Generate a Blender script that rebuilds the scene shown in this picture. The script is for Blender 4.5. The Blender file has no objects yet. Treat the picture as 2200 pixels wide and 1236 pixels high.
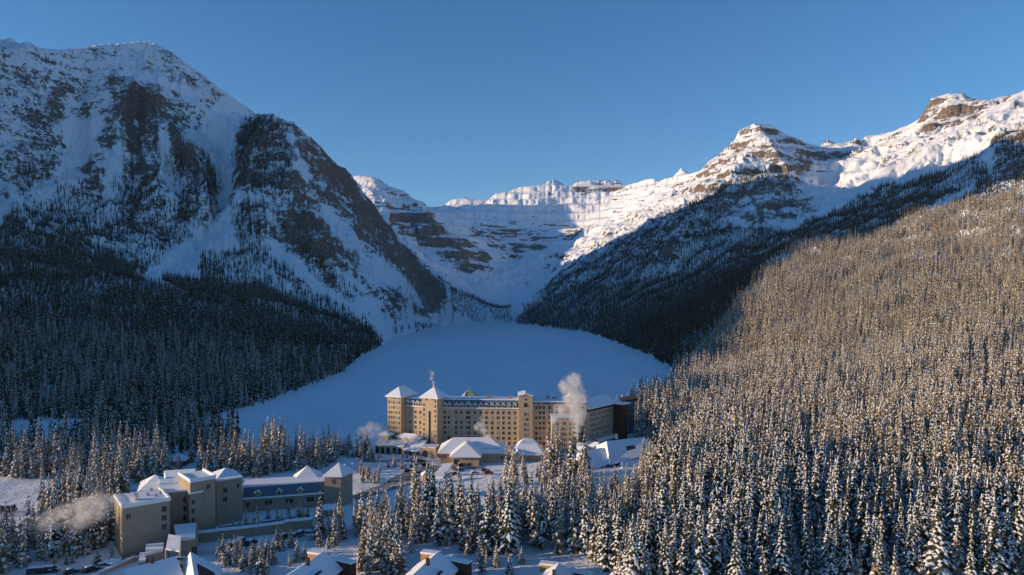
import bpy, math, random
import numpy as np
from math import radians, sin, cos, pi
from mathutils import Vector

S = bpy.context.scene
COL = S.collection
F, CX, HY, H = 1467.0, 1100.0, 645.0, 93.0      # focal length in photo pixels, centre column, horizon row, camera height (m)

# ---------------------------------------------------------------- camera, sky, sun, exposure
cam = bpy.data.cameras.new('camera'); cam_o = bpy.data.objects.new('camera', cam); COL.objects.link(cam_o)
cam_o.location = (0, 0, H); cam_o.rotation_euler = (pi / 2, 0, 0)
cam.sensor_width = 36; cam.lens = 36 * F / 2200; cam.shift_y = (HY - 618) / 2200
cam.clip_start = 1; cam.clip_end = 120000
S.camera = cam_o

SUN_PHI, SUN_EL = radians(81), radians(10)       # sun stands to the left, PHI round from straight behind the camera
SD = np.array([-sin(SUN_PHI) * cos(SUN_EL), -cos(SUN_PHI) * cos(SUN_EL), sin(SUN_EL)])
world = bpy.data.worlds.new('World'); S.world = world; world.use_nodes = True
nt = world.node_tree; nt.nodes.clear()
wo = nt.nodes.new('ShaderNodeOutputWorld'); bg = nt.nodes.new('ShaderNodeBackground')
sky = nt.nodes.new('ShaderNodeTexSky'); sky.sky_type = 'NISHITA'; sky.sun_disc = False
sky.sun_elevation = SUN_EL; sky.sun_rotation = math.atan2(SD[0], SD[1]) % (2 * pi)
sky.altitude = 1800; sky.air_density = 1.0; sky.dust_density = 0.0; sky.ozone_density = 3.0
bg.inputs['Strength'].default_value = 0.15
hs = nt.nodes.new('ShaderNodeHueSaturation'); hs.inputs['Saturation'].default_value = 1.205; hs.inputs['Value'].default_value = 1.14; hs.inputs['Hue'].default_value = 0.506; gm = nt.nodes.new('ShaderNodeGamma'); gm.inputs['Gamma'].default_value = 0.86
nt.links.new(sky.outputs[0], hs.inputs['Color']); nt.links.new(hs.outputs[0], gm.inputs[0]); nt.links.new(gm.outputs[0], bg.inputs['Color']); nt.links.new(bg.outputs[0], wo.inputs['Surface'])
sun = bpy.data.lights.new('sun', 'SUN'); sun.energy = 4.8; sun.angle = radians(0.5); sun.color = (1.0, 0.73, 0.47)
sun_o = bpy.data.objects.new('sun', sun); COL.objects.link(sun_o)
sun_o.rotation_euler = Vector(SD).to_track_quat('Z', 'Y').to_euler()
S.cycles.volume_bounces = 3
S.view_settings.view_transform = 'Standard'; S.view_settings.look = 'None'
S.view_settings.exposure = 0.28; S.view_settings.gamma = 1.0; S.view_settings.use_curve_mapping = False

# ---------------------------------------------------------------- helpers
def W(px, py, d):                                # photo pixel at distance d -> point in the place
    return ((px - CX) / F * d, float(d), H - (py - HY) / F * d)
def WX(px, d): return ((px - CX) / F * d, float(d))
def Z(py, d): return H - (py - HY) / F * d

def hash2(ix, iy, seed):
    n = (ix.astype(np.int64) * 374761393 + iy.astype(np.int64) * 668265263 + seed * 974634777) & 0xffffffff
    n = ((n ^ (n >> 13)) * 1274126177) & 0xffffffff
    return ((n ^ (n >> 16)) & 0xffffff) / float(0xffffff)
def vnoise(x, y, seed=0):
    ix, iy = np.floor(x), np.floor(y); fx, fy = x - ix, y - iy
    out = 0.0
    ang = lambda a, b: hash2(a, b, seed) * 2 * pi
    ux, uy = fx * fx * fx * (fx * (fx * 6 - 15) + 10), fy * fy * fy * (fy * (fy * 6 - 15) + 10)
    g = []
    for dx, dy in ((0, 0), (1, 0), (0, 1), (1, 1)):
        a = ang(ix + dx, iy + dy); g.append(np.cos(a) * (fx - dx) + np.sin(a) * (fy - dy))
    return ((g[0] * (1 - ux) + g[1] * ux) * (1 - uy) + (g[2] * (1 - ux) + g[3] * ux) * uy) * 1.5
def fbm(x, y, octs, seed=0, gain=0.5):
    s, a = 0.0, 1.0
    for o in range(octs):
        s = s + a * vnoise(x * 2 ** o, y * 2 ** o, seed + o * 17); a *= gain
    return s
def ridged(x, y, octs, seed=0, gain=0.5):
    s, a = 0.0, 1.0
    for o in range(octs):
        s = s + a * (0.5 - 1.6 * np.abs(vnoise(x * 2 ** o, y * 2 ** o, seed + o * 31))); a *= gain
    return s
def in_poly(px, py, poly):
    inside = np.zeros(np.shape(px), bool); n = len(poly)
    for i in range(n):
        x1, y1 = poly[i]; x2, y2 = poly[(i + 1) % n]
        if y1 == y2: continue
        c = ((y1 > py) != (y2 > py)) & (px < (x2 - x1) * (py - y1) / (y2 - y1) + x1)
        inside ^= c
    return inside
def sstep(a, b, x):
    t = np.clip((x - a) / (b - a), 0, 1); return t * t * (3 - 2 * t)

# ---------------------------------------------------------------- terrain: feature lines -> diffused height field on a polar grid
TH = np.radians(np.concatenate([np.linspace(-180, -40, 150, endpoint=False), np.linspace(-40, 40, 940, endpoint=False), np.linspace(40, 180, 60)]))
RR = np.concatenate([np.linspace(np.log(40), np.log(180), 30, endpoint=False), np.linspace(np.log(180), np.log(1000), 190, endpoint=False),
                     np.linspace(np.log(1000), np.log(3600), 280, endpoint=False), np.linspace(np.log(3600), np.log(8500), 230, endpoint=False),
                     np.linspace(np.log(8500), np.log(60000), 30)])
NT, NR = len(TH), len(RR)
CON = []; SKY = []                                         # (x, y, z) samples of every feature line
def line(*pts, n=200):
    P = [np.array(p if len(p) == 3 and not isinstance(p[0], str) else p[1:], float) for p in pts]
    P = [np.array(W(*p)) for p in P]
    for a, b in zip(P[:-1], P[1:]):
        t = np.linspace(0, 1, n)[:, None]; CON.append(a + (b - a) * t)
def sky_line(*pts):
    k = len(CON); line(*pts); SKY.extend(CON[k:])
def wline(*pts, n=200):
    P = [np.array(p, float) for p in pts]
    for a, b in zip(P[:-1], P[1:]):
        t = np.linspace(0, 1, n)[:, None]; CON.append(a + (b - a) * t)

# lake shore (z just above the ice)
def sh(px, d, z=0.6): return (*WX(px, d), z)
LAKE = [sh(1455, 700), sh(1442, 930), sh(1400, 1120), sh(1265, 1949), sh(1180, 2300), sh(1105, 2700), sh(1040, 2800), sh(985, 2640), sh(930, 2350),
        sh(890, 1950), sh(830, 1560), sh(818, 1364), sh(775, 1130), sh(740, 880), sh(650, 718), sh(520, 568), sh(430, 520), sh(430, 480), sh(520, 456), sh(700, 452), sh(900, 460), sh(1300, 560)]
wline(*LAKE, LAKE[0])
# near ground: gently rolling terrace under camera, hotel and annex
for px, py, d in [(-300, 0, 0)]: pass
def g(px, d, z): wline((*WX(px, d), z), (*WX(px + 1, d), z), n=2)
for px, d, z in [(0, 200, 6), (300, 200, 5), (600, 200, 8), (900, 200, 9), (1200, 200, 10), (1500, 200, 12), (2200, 200, 14), (2600, 200, 18),
                 (0, 260, 5), (300, 245, 5), (600, 240, 6), (900, 250, 9), (1200, 250, 10), (1500, 260, 11), (2200, 300, 14), (2700, 300, 22),
                 (0, 330, 4), (300, 330, 4), (560, 300, 4), (760, 310, 4), (900, 340, 5), (1100, 340, 6), (1300, 350, 7), (1500, 400, 9), (1800, 450, 10), (2200, 450, 18), (2600, 450, 40),
                 (0, 420, 3), (300, 420, 3), (600, 400, 2.5), (800, 400, 2.5), (950, 400, 2.6), (1150, 400, 3.5), (1350, 430, 5), (1480, 500, 8), (1500, 700, 8), (2200, 600, 35),
                 (0, 490, 3), (250, 500, 3), (2200, 800, 85), (2600, 800, 140), (2200, 1000, 160), (2200, 1300, 310),
                 (1800, 700, 25), (1800, 1000, 75), (1650, 850, 32), (2000, 1300, 215), (2000, 900, 90),
                 (900, 120, 9), (1300, 120, 10), (0, 100, 8), (2200, 100, 10)]: g(px, d, z)
for a in range(-175, 180, 20):
    for d in (45, 90): wline((d * sin(radians(a)), d * cos(radians(a)), 9), (d * sin(radians(a)) + 1, d * cos(radians(a)), 9), n=2)
# foot of the left forest and the forest slope
line((-500, 905, 520), (0, 884, 560), (300, 876, 575), (520, 862, 610)); 
line((-500, 760, 800), (0, 745, 800), (300, 760, 800), (500, 765, 840), (640, 745, 950), (745, 740, 1060))
line((-600, 560, 1250), (0, 560, 1230), (250, 600, 1200), (420, 625, 1220), (600, 650, 1250), (740, 690, 1300))
# chute and avalanche fan between peak and knoll
line((545, 250, 2480), (528, 290, 2330), (505, 350, 2150), (492, 412, 2000), (470, 462, 1850), (420, 540, 1650), (345, 605, 1450))
# Fairview-like peak
sky_line((-300, 100, 1760), (0, 101, 2000), (120, 104, 2140), (240, 96, 2290), (320, 88, 2400), (345, 98, 2390), (420, 150, 2420), (480, 195, 2450), (550, 245, 2500))
line((320, 88, 2400), (300, 130, 2300), (285, 166, 2180), (262, 240, 2080), (240, 320, 1960), (185, 455, 1750))
line((285, 166, 2180), (330, 210, 2140), (352, 320, 1960), (330, 460, 1720))
line((352, 250, 2080), (420, 300, 2000), (440, 380, 1890), (450, 445, 1750))
line((110, 185, 2060), (75, 250, 1960), (55, 330, 1860), (30, 410, 1750))
line((180, 210, 2130), (150, 300, 1990), (120, 400, 1830), (90, 470, 1660))
line((300, 250, 2150), (292, 340, 2010), (285, 430, 1830), (255, 500, 1640))
line((395, 260, 2180), (390, 330, 2050), (392, 420, 1880), (400, 500, 1700))
line((0, 250, 1880), (-30, 380, 1740), (-40, 480, 1560))
line((-40, 490, 1560), (60, 485, 1560), (150, 500, 1560), (240, 505, 1570), (330, 510, 1600))
# knoll beside the lake
sky_line((550, 245, 2500), (575, 243, 2100), (600, 240, 2020), (625, 254, 2020), (700, 325, 2080), (760, 385, 2150), (800, 438, 2200), (850, 500, 2300), (900, 562, 2400), (945, 600, 2500), (1000, 634, 2650), (1060, 660, 2850), (1100, 668, 3000))
line((585, 245, 2030), (545, 300, 1960), (520, 400, 1800), (500, 470, 1680), (520, 540, 1560), (620, 610, 1400))
line((600, 245, 2000), (640, 330, 1880), (655, 420, 1760), (700, 520, 1650), (760, 570, 1600), (825, 640, 1620))
line((700, 345, 2030), (720, 440, 1900), (775, 520, 1830), (850, 590, 1860), (900, 632, 1950))
line((660, 440, 1790), (740, 525, 1760), (800, 590, 1740), (870, 660, 1800))
line((500, 580, 1470), (600, 640, 1380), (700, 690, 1380), (790, 715, 1400))
# valley floor beyond the lake and the glacier headwall
line((1098, 668, 3050), (1100, 655, 3350), (1095, 640, 3700), (1090, 600, 4300), (1100, 560, 4900), (1110, 545, 5200))
line((960, 600, 4000), (1020, 625, 3800), (1060, 645, 3600)); line((1140, 630, 3500), (1180, 590, 4000), (1200, 565, 4500))
line((880, 515, 4500), (930, 562, 4250), (985, 590, 4200), (1040, 600, 4300), (1068, 580, 4600))
sky_line((930, 450, 6900), (1000, 420, 7000), (1025, 436, 7000), (1090, 410, 7100), (1140, 400, 7100), (1190, 388, 7200), (1222, 400, 7200), (1240, 392, 7200), (1330, 389, 7200), (1348, 402, 7100), (1362, 396, 7000), (1392, 386, 6600), (1436, 392, 6300), (1450, 376, 6100), (1464, 364, 6000), (1478, 370, 5900), (1494, 377, 5800), (1600, 300, 5500))
line((950, 452, 6500), (1060, 446, 6550), (1200, 438, 6600), (1320, 440, 6500))
line((1010, 488, 6200), (1100, 488, 6250), (1230, 486, 6200), (1300, 478, 6000))
line((1060, 520, 5900), (1120, 524, 5900), (1190, 520, 5800))
line((1190, 388, 7200), (1195, 436, 6700)); line((1240, 393, 7150), (1330, 391, 7150)); line((1240, 414, 7000), (1335, 414, 7000)); line((1090, 420, 7000), (1180, 404, 7050))
line((1464, 363, 6000), (1430, 420, 5600), (1340, 470, 5200), (1240, 500, 4900), (1190, 552, 4700))
line((1350, 440, 5900), (1290, 490, 5600), (1215, 515, 5400))
# left-hand middle mountain
sky_line((600, 420, 5100), (700, 400, 5000), (775, 378, 4900), (795, 379, 4900), (830, 393, 4850), (880, 418, 4800), (920, 445, 4750), (950, 475, 4700), (1000, 512, 4700), (1045, 545, 4700), (1064, 580, 4600))
line((795, 379, 4900), (830, 430, 4550), (838, 480, 4350)); line((900, 440, 4700), (925, 470, 4500), (975, 530, 4400), (1000, 560, 4350))
line((845, 492, 4380), (930, 500, 4450))
# right-hand peaks
line((1600, 300, 5500), (1800, 330, 5300), (2200, 300, 5200))
sky_line((1490, 376, 4300), (1540, 336, 4000), (1575, 312, 3800), (1598, 275, 3600), (1620, 266, 3500), (1650, 268, 3550), (1700, 294, 3650), (1750, 312, 3750), (1860, 302, 3850), (1880, 296, 3750), (1960, 263, 3550), (1976, 254, 3500), (2000, 214, 3450), (2035, 201, 3420), (2062, 203, 3420), (2098, 214, 3400), (2110, 240, 3400), (2300, 260, 3500))
line((1598, 275, 3600), (1604, 320, 3350), (1590, 350, 3150), (1540, 400, 2950), (1470, 450, 2800))
sky_line((1490, 376, 4300), (1455, 430, 3700), (1380, 480, 3300), (1300, 525, 3050), (1200, 592, 2850), (1150, 640, 2780), (1112, 672, 2760))
line((1976, 254, 3500), (1930, 310, 3200), (1885, 350, 3000), (1860, 370, 2900))
line((2040, 203, 3420), (2050, 250, 3200), (2020, 300, 3000))
line((1700, 330, 3500), (1760, 350, 3560), (1850, 330, 3600))
line((1760, 400, 3300), (1785, 420, 3100), (1780, 442, 2900), (1765, 465, 2650))
line((1622, 267, 3500), (1655, 305, 3300), (1690, 350, 3150), (1700, 380, 3080)); line((1650, 268, 3550), (1720, 320, 3400), (1760, 350, 3350))
line((1640, 345, 3250), (1700, 390, 3100), (1745, 430, 2900))
# round rock dome
sky_line((1505, 440, 2650), (1540, 415, 2550), (1580, 390, 2480), (1640, 372, 2420), (1690, 376, 2420), (1735, 397, 2450), (1762, 440, 2480))
line((1640, 372, 2420), (1640, 430, 2280), (1630, 490, 2120)); line((1580, 392, 2470), (1500, 450, 2350), (1430, 520, 2200))
line((1680, 520, 1950), (1740, 480, 2100), (1800, 462, 2100))
# near right ridge, snow slope, and the spur that carries the edge of the shadow
sky_line((2500, 60, 2700), (2300, 140, 2600), (2200, 197, 2520), (2150, 226, 2460), (2100, 256, 2430), (2000, 305, 2400), (1900, 362, 2350), (1850, 400, 2300), (1800, 440, 2250))
line((2400, 200, 2000), (2250, 260, 1900), (2160, 290, 1850), (2110, 345, 1800), (2040, 420, 1720), (1980, 462, 1650), (1850, 500, 1560), (1710, 524, 1450), (1650, 570, 1300), (1600, 625, 1180), (1550, 690, 1060), (1490, 770, 960))
line((2060, 350, 2080), (1950, 420, 1980), (1850, 470, 1880))
line((1300, 620, 2400), (1450, 590, 2150), (1600, 540, 1950)); line((1350, 690, 1750), (1480, 650, 1600), (1600, 600, 1500))
# shadow-casting ridge outside the frame, left: it passes the sun only where the photo is lit
RX = -1500.0
def ridge_pt(px, py, d, dz=0.0):
    p = np.array(W(px, py, d)); t = (RX - p[0]) / SD[0]; q = p + SD * t; q[2] += dz; return tuple(q)
RT = [ridge_pt(1500, 755, 990, 0), ridge_pt(1600, 625, 1190, 0), ridge_pt(1710, 520, 1460, 0), ridge_pt(1985, 455, 1700, 0), ridge_pt(2080, 345, 2000, -70)]
RT = sorted(RT, key=lambda q: q[1])
ridge_line = [(-1300, -900, 15), (-1400, -300, 20), (RX, 60, 150), (RX, 184, 247), (RX, 214, 290), (RX, 300, 308), (RX, 380, 314), (RX, 540, 338)] + [q for q in RT if q[1] > 600] + [q for q in RT if q[1] > 1e9] + [(RX, 1150, 1080), (-1650, 1700, 1060), (-1950, 2300, 950)]
ridge_line = [p for i, p in enumerate(ridge_line)]
print('RIDGE', [tuple(round(v) for v in p) for p in ridge_line])
wline(*ridge_line)
wline((-700, 150, 8), (-900, -300, 8), (-600, -800, 8), (0, -900, 8), (700, -600, 15), (800, 0, 30))
wline((-700, 150, 8), (-640, 560, 20)); 
# hidden massif behind the left mountains: shades the lower half of the glacier wall
wline((-3600, 6100, 1520), (-2500, 6100, 1560), (-1900, 6150, 1440)); wline((-3600, 5500, 1200), (-3600, 6100, 1500))
wline((-2600, 4300, 650), (-2000, 4500, 620), (-2200, 4900, 700))
# low outer ring
for a in range(-180, 180, 3):
    t = radians(a); 
    for d, z in ((9500, 150), (20000, 0), (55000, 0)): wline((d * sin(t), d * cos(t), z), (d * sin(t) + 30, d * cos(t), z), n=2)
for a in range(100, 250, 6):
    t = radians(a); wline((2500 * sin(t), 2500 * cos(t), 0), (2500 * sin(t) + 9, 2500 * cos(t), 0), n=2)

C = np.concatenate(CON)
c_th = np.arctan2(C[:, 0], C[:, 1]); c_r = np.log(np.hypot(C[:, 0], C[:, 1]))
def solve(step, z0, iters):
    th, rr = TH[::step], RR[::step]; nt_, nr_ = len(th), len(rr)
    i = np.clip(np.rint(np.interp(c_th, th, np.arange(nt_))).astype(int), 0, nt_ - 1)
    j = np.clip(np.rint(np.interp(c_r, rr, np.arange(nr_))).astype(int), 0, nr_ - 1)
    acc = np.zeros((nt_, nr_)); cnt = np.zeros((nt_, nr_)); np.add.at(acc, (i, j), C[:, 2]); np.add.at(cnt, (i, j), 1)
    m = cnt > 0; val = np.where(m, acc / np.maximum(cnt, 1), 0)
    dth = np.diff(th); dth = np.append(dth, 2 * pi - (th[-1] - th[0]) + 1e-3); dE = dth[:, None]; dW_ = np.roll(dth, 1)[:, None]
    dr = np.diff(rr); dN = np.append(dr, dr[-1])[None, :]; dS = np.insert(dr, 0, dr[0])[None, :]
    wE, wW = 2 / (dE * (dE + dW_)), 2 / (dW_ * (dE + dW_)); wN, wS = 2 / (dN * (dN + dS)), 2 / (dS * (dN + dS)); sm = wE + wW + wN + wS
    z = np.where(m, val, z0)
    ii, jj = np.indices(z.shape); par = ((ii + jj) & 1)
    upd = [(~m) & (par == k) for k in (0, 1)]; om = 1.8
    for it in range(iters):
        for k in (0, 1):
            zn = np.concatenate([z[:, 1:], z[:, -1:]], 1); zs = np.concatenate([z[:, :1], z[:, :-1]], 1)
            new = (wE * np.roll(z, -1, 0) + wW * np.roll(z, 1, 0) + wN * zn + wS * zs) / sm
            z = np.where(upd[k], z + om * (new - z), z)
    return z
def upsample(z, st0, st1):
    a0, r0, a1, r1 = TH[::st0], RR[::st0], TH[::st1], RR[::st1]
    t = np.stack([np.interp(r1, r0, row) for row in z]); return np.stack([np.interp(a1, a0, t[:, k]) for k in range(t.shape[1])], 1)
z = solve(8, np.full((len(TH[::8]), len(RR[::8])), 50.0), 220)
for a, b, it in ((8, 4, 90), (4, 2, 60), (2, 1, 40)): z = solve(b, upsample(z, a, b), it)
GX = np.exp(RR)[None, :] * np.sin(TH)[:, None]; GY = np.exp(RR)[None, :] * np.cos(TH)[:, None]
base = z.copy()
GR = np.hypot(GX, GY)
gpx = np.where(GY > 1, CX + F * GX / np.maximum(GY, 1), -9999); gpy = HY + F * (H - z) / np.maximum(GY, 1)
in_lake = in_poly(GX, GY, [(p[0], p[1]) for p in LAKE])
ld = np.where(in_lake, -1.5, z)
# relief: broad ribs and gullies above the shore flats, sharper on high ground, small drifts near
hi = sstep(25, 260, base); far = sstep(2600, 5500, GR)
wx = GX + 40 * fbm(GX / 300, GY / 300, 2, 5); wy = GY + 40 * fbm(GX / 300, GY / 300, 2, 9)
rel = 30 * ridged(wx / 300, wy / 300, 7, 3, 0.58) - 9
rib_c = TH[:, None] * 26 + 0.35 * fbm(GX / 260, GY / 260, 2, 21)
rib = (16 * ridged(rib_c + 0 * GX, GR / 900, 4, 41, 0.6) - 6) * (1 - 0.85 * sstep(1350, 1500, gpx) * (GR < 2300)) * (1 - 0.6 * far)
amp = hi * (1 + 0.5 * far)
cm = np.zeros_like(z); hiC = np.concatenate(SKY)
cm[np.clip(np.rint(np.interp(np.arctan2(hiC[:, 0], hiC[:, 1]), TH, np.arange(NT))).astype(int), 0, NT - 1), np.clip(np.rint(np.interp(np.log(np.hypot(hiC[:, 0], hiC[:, 1])), RR, np.arange(NR))).astype(int), 0, NR - 1)] = 1
def blur(a, r):
    for ax in (0, 1):
        c = np.cumsum(np.concatenate([np.zeros_like(np.take(a, [0], ax)), a], ax), ax); n = a.shape[ax]
        i1 = np.clip(np.arange(n) + r + 1, 0, n); i0 = np.clip(np.arange(n) - r, 0, n); a = (np.take(c, i1, ax) - np.take(c, i0, ax)) / (2 * r + 1)
    return a
crest = 1 - 0.85 * np.clip(blur(blur(cm, 3), 3) * 6, 0, 1)
kn_ = (gpx > 590) & (gpx < 990) & (GR > 1500) & (GR < 2750); crest = np.where(kn_, np.maximum(crest, .5), crest)
z = z + amp * crest * (rel * (1 - 0.75 * sstep(4300, 5200, GR)) + rib) + sstep(5800, 6300, GR) * (GR < 8200) * 5 * ridged(TH[:, None] * 95 + 0 * GX, GR / 2500, 3, 91, .6) * sstep(700, 900, base)
rockhi = sstep(240, 420, base)
per = 62 + 30 * far
tz = z / per + 0.35 * fbm(GX / 700, GY / 700, 2, 77) + 0.1 * GX / 700
fr = tz - np.floor(tz); terr = (sstep(0.25, 0.75, fr) - fr)
right = sstep(1350, 1500, gpx); midm = ((gpx > 760) & (GR > 3600)) * 1.0
z = z + per * (0.38 + 0.3 * far) * np.maximum(crest ** 2, far * .8) * terr * rockhi * np.clip(0.15 + 0.85 * np.maximum(right * (GR > 2700), midm), 0, 1)
flat = 1 - sstep(25, 60, base)
z = z + flat * 0.5 * fbm(GX / 22, GY / 22, 3, 61) * (GR > 150) * (~in_lake)
z = np.where(in_lake, -1.5, np.where(base < 8, np.maximum(z, 0.3), z))
GZ = z
def zt(x, y):                                    # ground height at any point
    x = np.asarray(x, float); y = np.asarray(y, float)
    a = np.interp(np.arctan2(x, y), TH, np.arange(NT)); b = np.interp(np.log(np.maximum(np.hypot(x, y), 1)), RR, np.arange(NR))
    i = np.clip(a.astype(int), 0, NT - 2); j = np.clip(b.astype(int), 0, NR - 2); fa, fb = a - i, b - j
    return (GZ[i, j] * (1 - fa) + GZ[i + 1, j] * fa) * (1 - fb) + (GZ[i, j + 1] * (1 - fa) + GZ[i + 1, j + 1] * fa) * fb
def G(px, d, dz=0.0):
    x, y = WX(px, d); return Vector((x, y, float(zt(x, y)) + dz))

# ---------------------------------------------------------------- materials
MATS = {}
def nodes(name):
    m = bpy.data.materials.new(name); m.use_nodes = True; t = m.node_tree; MATS[name] = m
    return m, t, t.nodes['Principled BSDF']
def N(t, kind, **kw):
    n = t.nodes.new(kind)
    for k, v in kw.items():
        if k in ('operation', 'blend_type', 'data_type', 'noise_dimensions', 'wave_type', 'bands_direction', 'attribute_name', 'feature', 'noise_type'): setattr(n, k, v)
        else: n.inputs[k].default_value = v
    return n
def noise(t, scale, detail=6, rough=0.6, vec=None, dist=0.0):
    n = N(t, 'ShaderNodeTexNoise', Scale=scale, Detail=detail, Roughness=rough, Distortion=dist)
    if vec is not None: t.links.new(vec, n.inputs['Vector'])
    return n.outputs['Fac']
def ramp(t, fac, stops):
    r = t.nodes.new('ShaderNodeValToRGB'); e = r.color_ramp.elements
    while len(e) > len(stops): e.remove(e[-1])
    while len(e) < len(stops): e.new(0.5)
    for k, (p, c) in enumerate(stops):
        e[k].position = p; e[k].color = (*c, 1) if len(c) == 3 else c
    t.links.new(fac, r.inputs[0]); return r.outputs[0]
def mixc(t, f, a, b):
    n = t.nodes.new('ShaderNodeMix'); n.data_type = 'RGBA'
    for sock, v in ((n.inputs['Factor'], f), (n.inputs[6], a), (n.inputs[7], b)):
        if hasattr(v, 'is_linked') or hasattr(v, 'links'): t.links.new(v, sock)
        else: sock.default_value = v if not isinstance(v, tuple) else ((*v, 1) if len(v) == 3 else v)
    return n.outputs[2]
def mth(t, op, a, b=0.0, c=0.0):
    n = t.nodes.new('ShaderNodeMath'); n.operation = op
    for s_, v in zip(n.inputs, (a, b, c)):
        if hasattr(v, 'links'): t.links.new(v, s_)
        else: s_.default_value = v
    return n.outputs[0]
def simple(name, c, rough=0.7, var=0.12, scale=0.8, bump=0.0, bscale=4.0, metal=0.0):
    m, t, b = nodes(name); g_ = t.nodes.new('ShaderNodeNewGeometry')
    f = noise(t, scale, 5, 0.6, g_.outputs['Position'])
    lo = tuple(v * (1 - var) for v in c); hi_ = tuple(min(1, v * (1 + var)) for v in c)
    t.links.new(ramp(t, f, [(0.3, lo), (0.7, hi_)]), b.inputs['Base Color'])
    b.inputs['Roughness'].default_value = rough; b.inputs['Metallic'].default_value = metal
    b.inputs['Specular IOR Level'].default_value = 0.3
    if bump:
        bn = t.nodes.new('ShaderNodeBump'); bn.inputs['Distance'].default_value = bump; bn.inputs['Strength'].default_value = 1
        t.links.new(noise(t, bscale, 6, 0.6, g_.outputs['Position']), bn.inputs['Height']); t.links.new(bn.outputs[0], b.inputs['Normal'])
    return m
SNOW = (0.80, 0.82, 0.85)
simple('snow', SNOW, 0.65, 0.03, 0.6, 0.06, 1.5)

def terrain_material():
    m, t, b = nodes('mountain_surface'); ge = t.nodes.new('ShaderNodeNewGeometry'); P = ge.outputs['Position']
    at = t.nodes.new('ShaderNodeAttribute'); at.attribute_name = 'rock'; rk = at.outputs['Fac']
    sx = t.nodes.new('ShaderNodeSeparateXYZ'); t.links.new(ge.outputs['Normal'], sx.inputs[0]); nz = sx.outputs['Z']
    mp = t.nodes.new('ShaderNodeMapping'); mp.inputs['Scale'].default_value = (1, 1, 4.5); t.links.new(P, mp.inputs['Vector'])
    n1 = noise(t, 0.02, 11, 0.72, P, 0.3); n2 = noise(t, 0.006, 9, 0.7, mp.outputs[0], 0.6); n3 = noise(t, 0.07, 9, 0.76, P, 0.4)
    # amount of rock: mapped attribute, broken up by noise and strata; steep places bare first
    n4 = noise(t, 0.22, 5, 0.7, P)
    sa = t.nodes.new('ShaderNodeAttribute'); sa.attribute_name = 'strata'; st = sa.outputs['Fac']; iso = mth(t, 'SUBTRACT', 1.0, mth(t, 'MULTIPLY', st, 0.72))
    mb = t.nodes.new('ShaderNodeMapping'); mb.inputs['Scale'].default_value = (0.16, 0.16, 1.0); mb.inputs['Rotation'].default_value = (0.04, -0.06, 0); t.links.new(P, mb.inputs['Vector'])
    nb_ = noise(t, 0.035, 4, 0.62, mb.outputs[0], 0.25)
    v = mth(t, 'ADD', mth(t, 'SUBTRACT', rk, 0.05), mth(t, 'MULTIPLY', mth(t, 'MULTIPLY', mth(t, 'SUBTRACT', n1, 0.5), 2.0), iso))
    v = mth(t, 'ADD', v, mth(t, 'MULTIPLY', mth(t, 'SUBTRACT', n2, 0.5), 1.2))
    v = mth(t, 'ADD', v, mth(t, 'MULTIPLY', mth(t, 'MULTIPLY', mth(t, 'SUBTRACT', nb_, 0.5), 2.4), st))
    v = mth(t, 'ADD', v, mth(t, 'MULTIPLY', mth(t, 'SUBTRACT', 0.68, nz), 0.95))
    v = mth(t, 'ADD', v, mth(t, 'MULTIPLY', mth(t, 'MULTIPLY', mth(t, 'SUBTRACT', n3, 0.5), 2.6), iso))
    v = mth(t, 'ADD', v, mth(t, 'MULTIPLY', mth(t, 'MULTIPLY', mth(t, 'SUBTRACT', n4, 0.5), 1.9), iso))
    mask = ramp(t, v, [(0.45, (0, 0, 0)), (0.57, (1, 1, 1))])
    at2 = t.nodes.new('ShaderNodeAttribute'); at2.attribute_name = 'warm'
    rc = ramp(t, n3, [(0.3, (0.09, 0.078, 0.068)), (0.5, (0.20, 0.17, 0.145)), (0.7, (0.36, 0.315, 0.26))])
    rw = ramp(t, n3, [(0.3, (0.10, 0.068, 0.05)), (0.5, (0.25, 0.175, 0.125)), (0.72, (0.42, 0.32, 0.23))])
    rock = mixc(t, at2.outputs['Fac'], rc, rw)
    t.links.new(mixc(t, mask, SNOW, rock), b.inputs['Base Color'])
    b.inputs['Roughness'].default_value = 0.8; b.inputs['Specular IOR Level'].default_value = 0.15
    h = mth(t, 'ADD', mth(t, 'MULTIPLY', mth(t, 'MULTIPLY', n1, mask), 14), mth(t, 'ADD', mth(t, 'MULTIPLY', n1, 3.0), mth(t, 'MULTIPLY', mth(t, 'MULTIPLY', n2, mask), 22)))
    bn = t.nodes.new('ShaderNodeBump'); bn.inputs['Distance'].default_value = 1.0; bn.inputs['Strength'].default_value = 1.0
    t.links.new(h, bn.inputs['Height']); t.links.new(bn.outputs[0], b.inputs['Normal'])
terrain_material()
def ground_material():
    m, t, b = nodes('snow_ground'); ge = t.nodes.new('ShaderNodeNewGeometry'); P = ge.outputs['Position']
    n1 = noise(t, 0.15, 6, 0.6, P); n2 = noise(t, 1.2, 6, 0.7, P)
    t.links.new(ramp(t, n2, [(0.3, (0.70, 0.71, 0.74)), (0.6, (0.82, 0.85, 0.87))]), b.inputs['Base Color'])
    b.inputs['Roughness'].default_value = 0.75; b.inputs['Specular IOR Level'].default_value = 0.2
    bn = t.nodes.new('ShaderNodeBump'); bn.inputs['Distance'].default_value = 1.0; bn.inputs['Strength'].default_value = 1
    t.links.new(mth(t, 'ADD', mth(t, 'MULTIPLY', n1, 1.4), mth(t, 'MULTIPLY', n2, 0.22)), bn.inputs['Height']); t.links.new(bn.outputs[0], b.inputs['Normal'])
ground_material()
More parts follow.
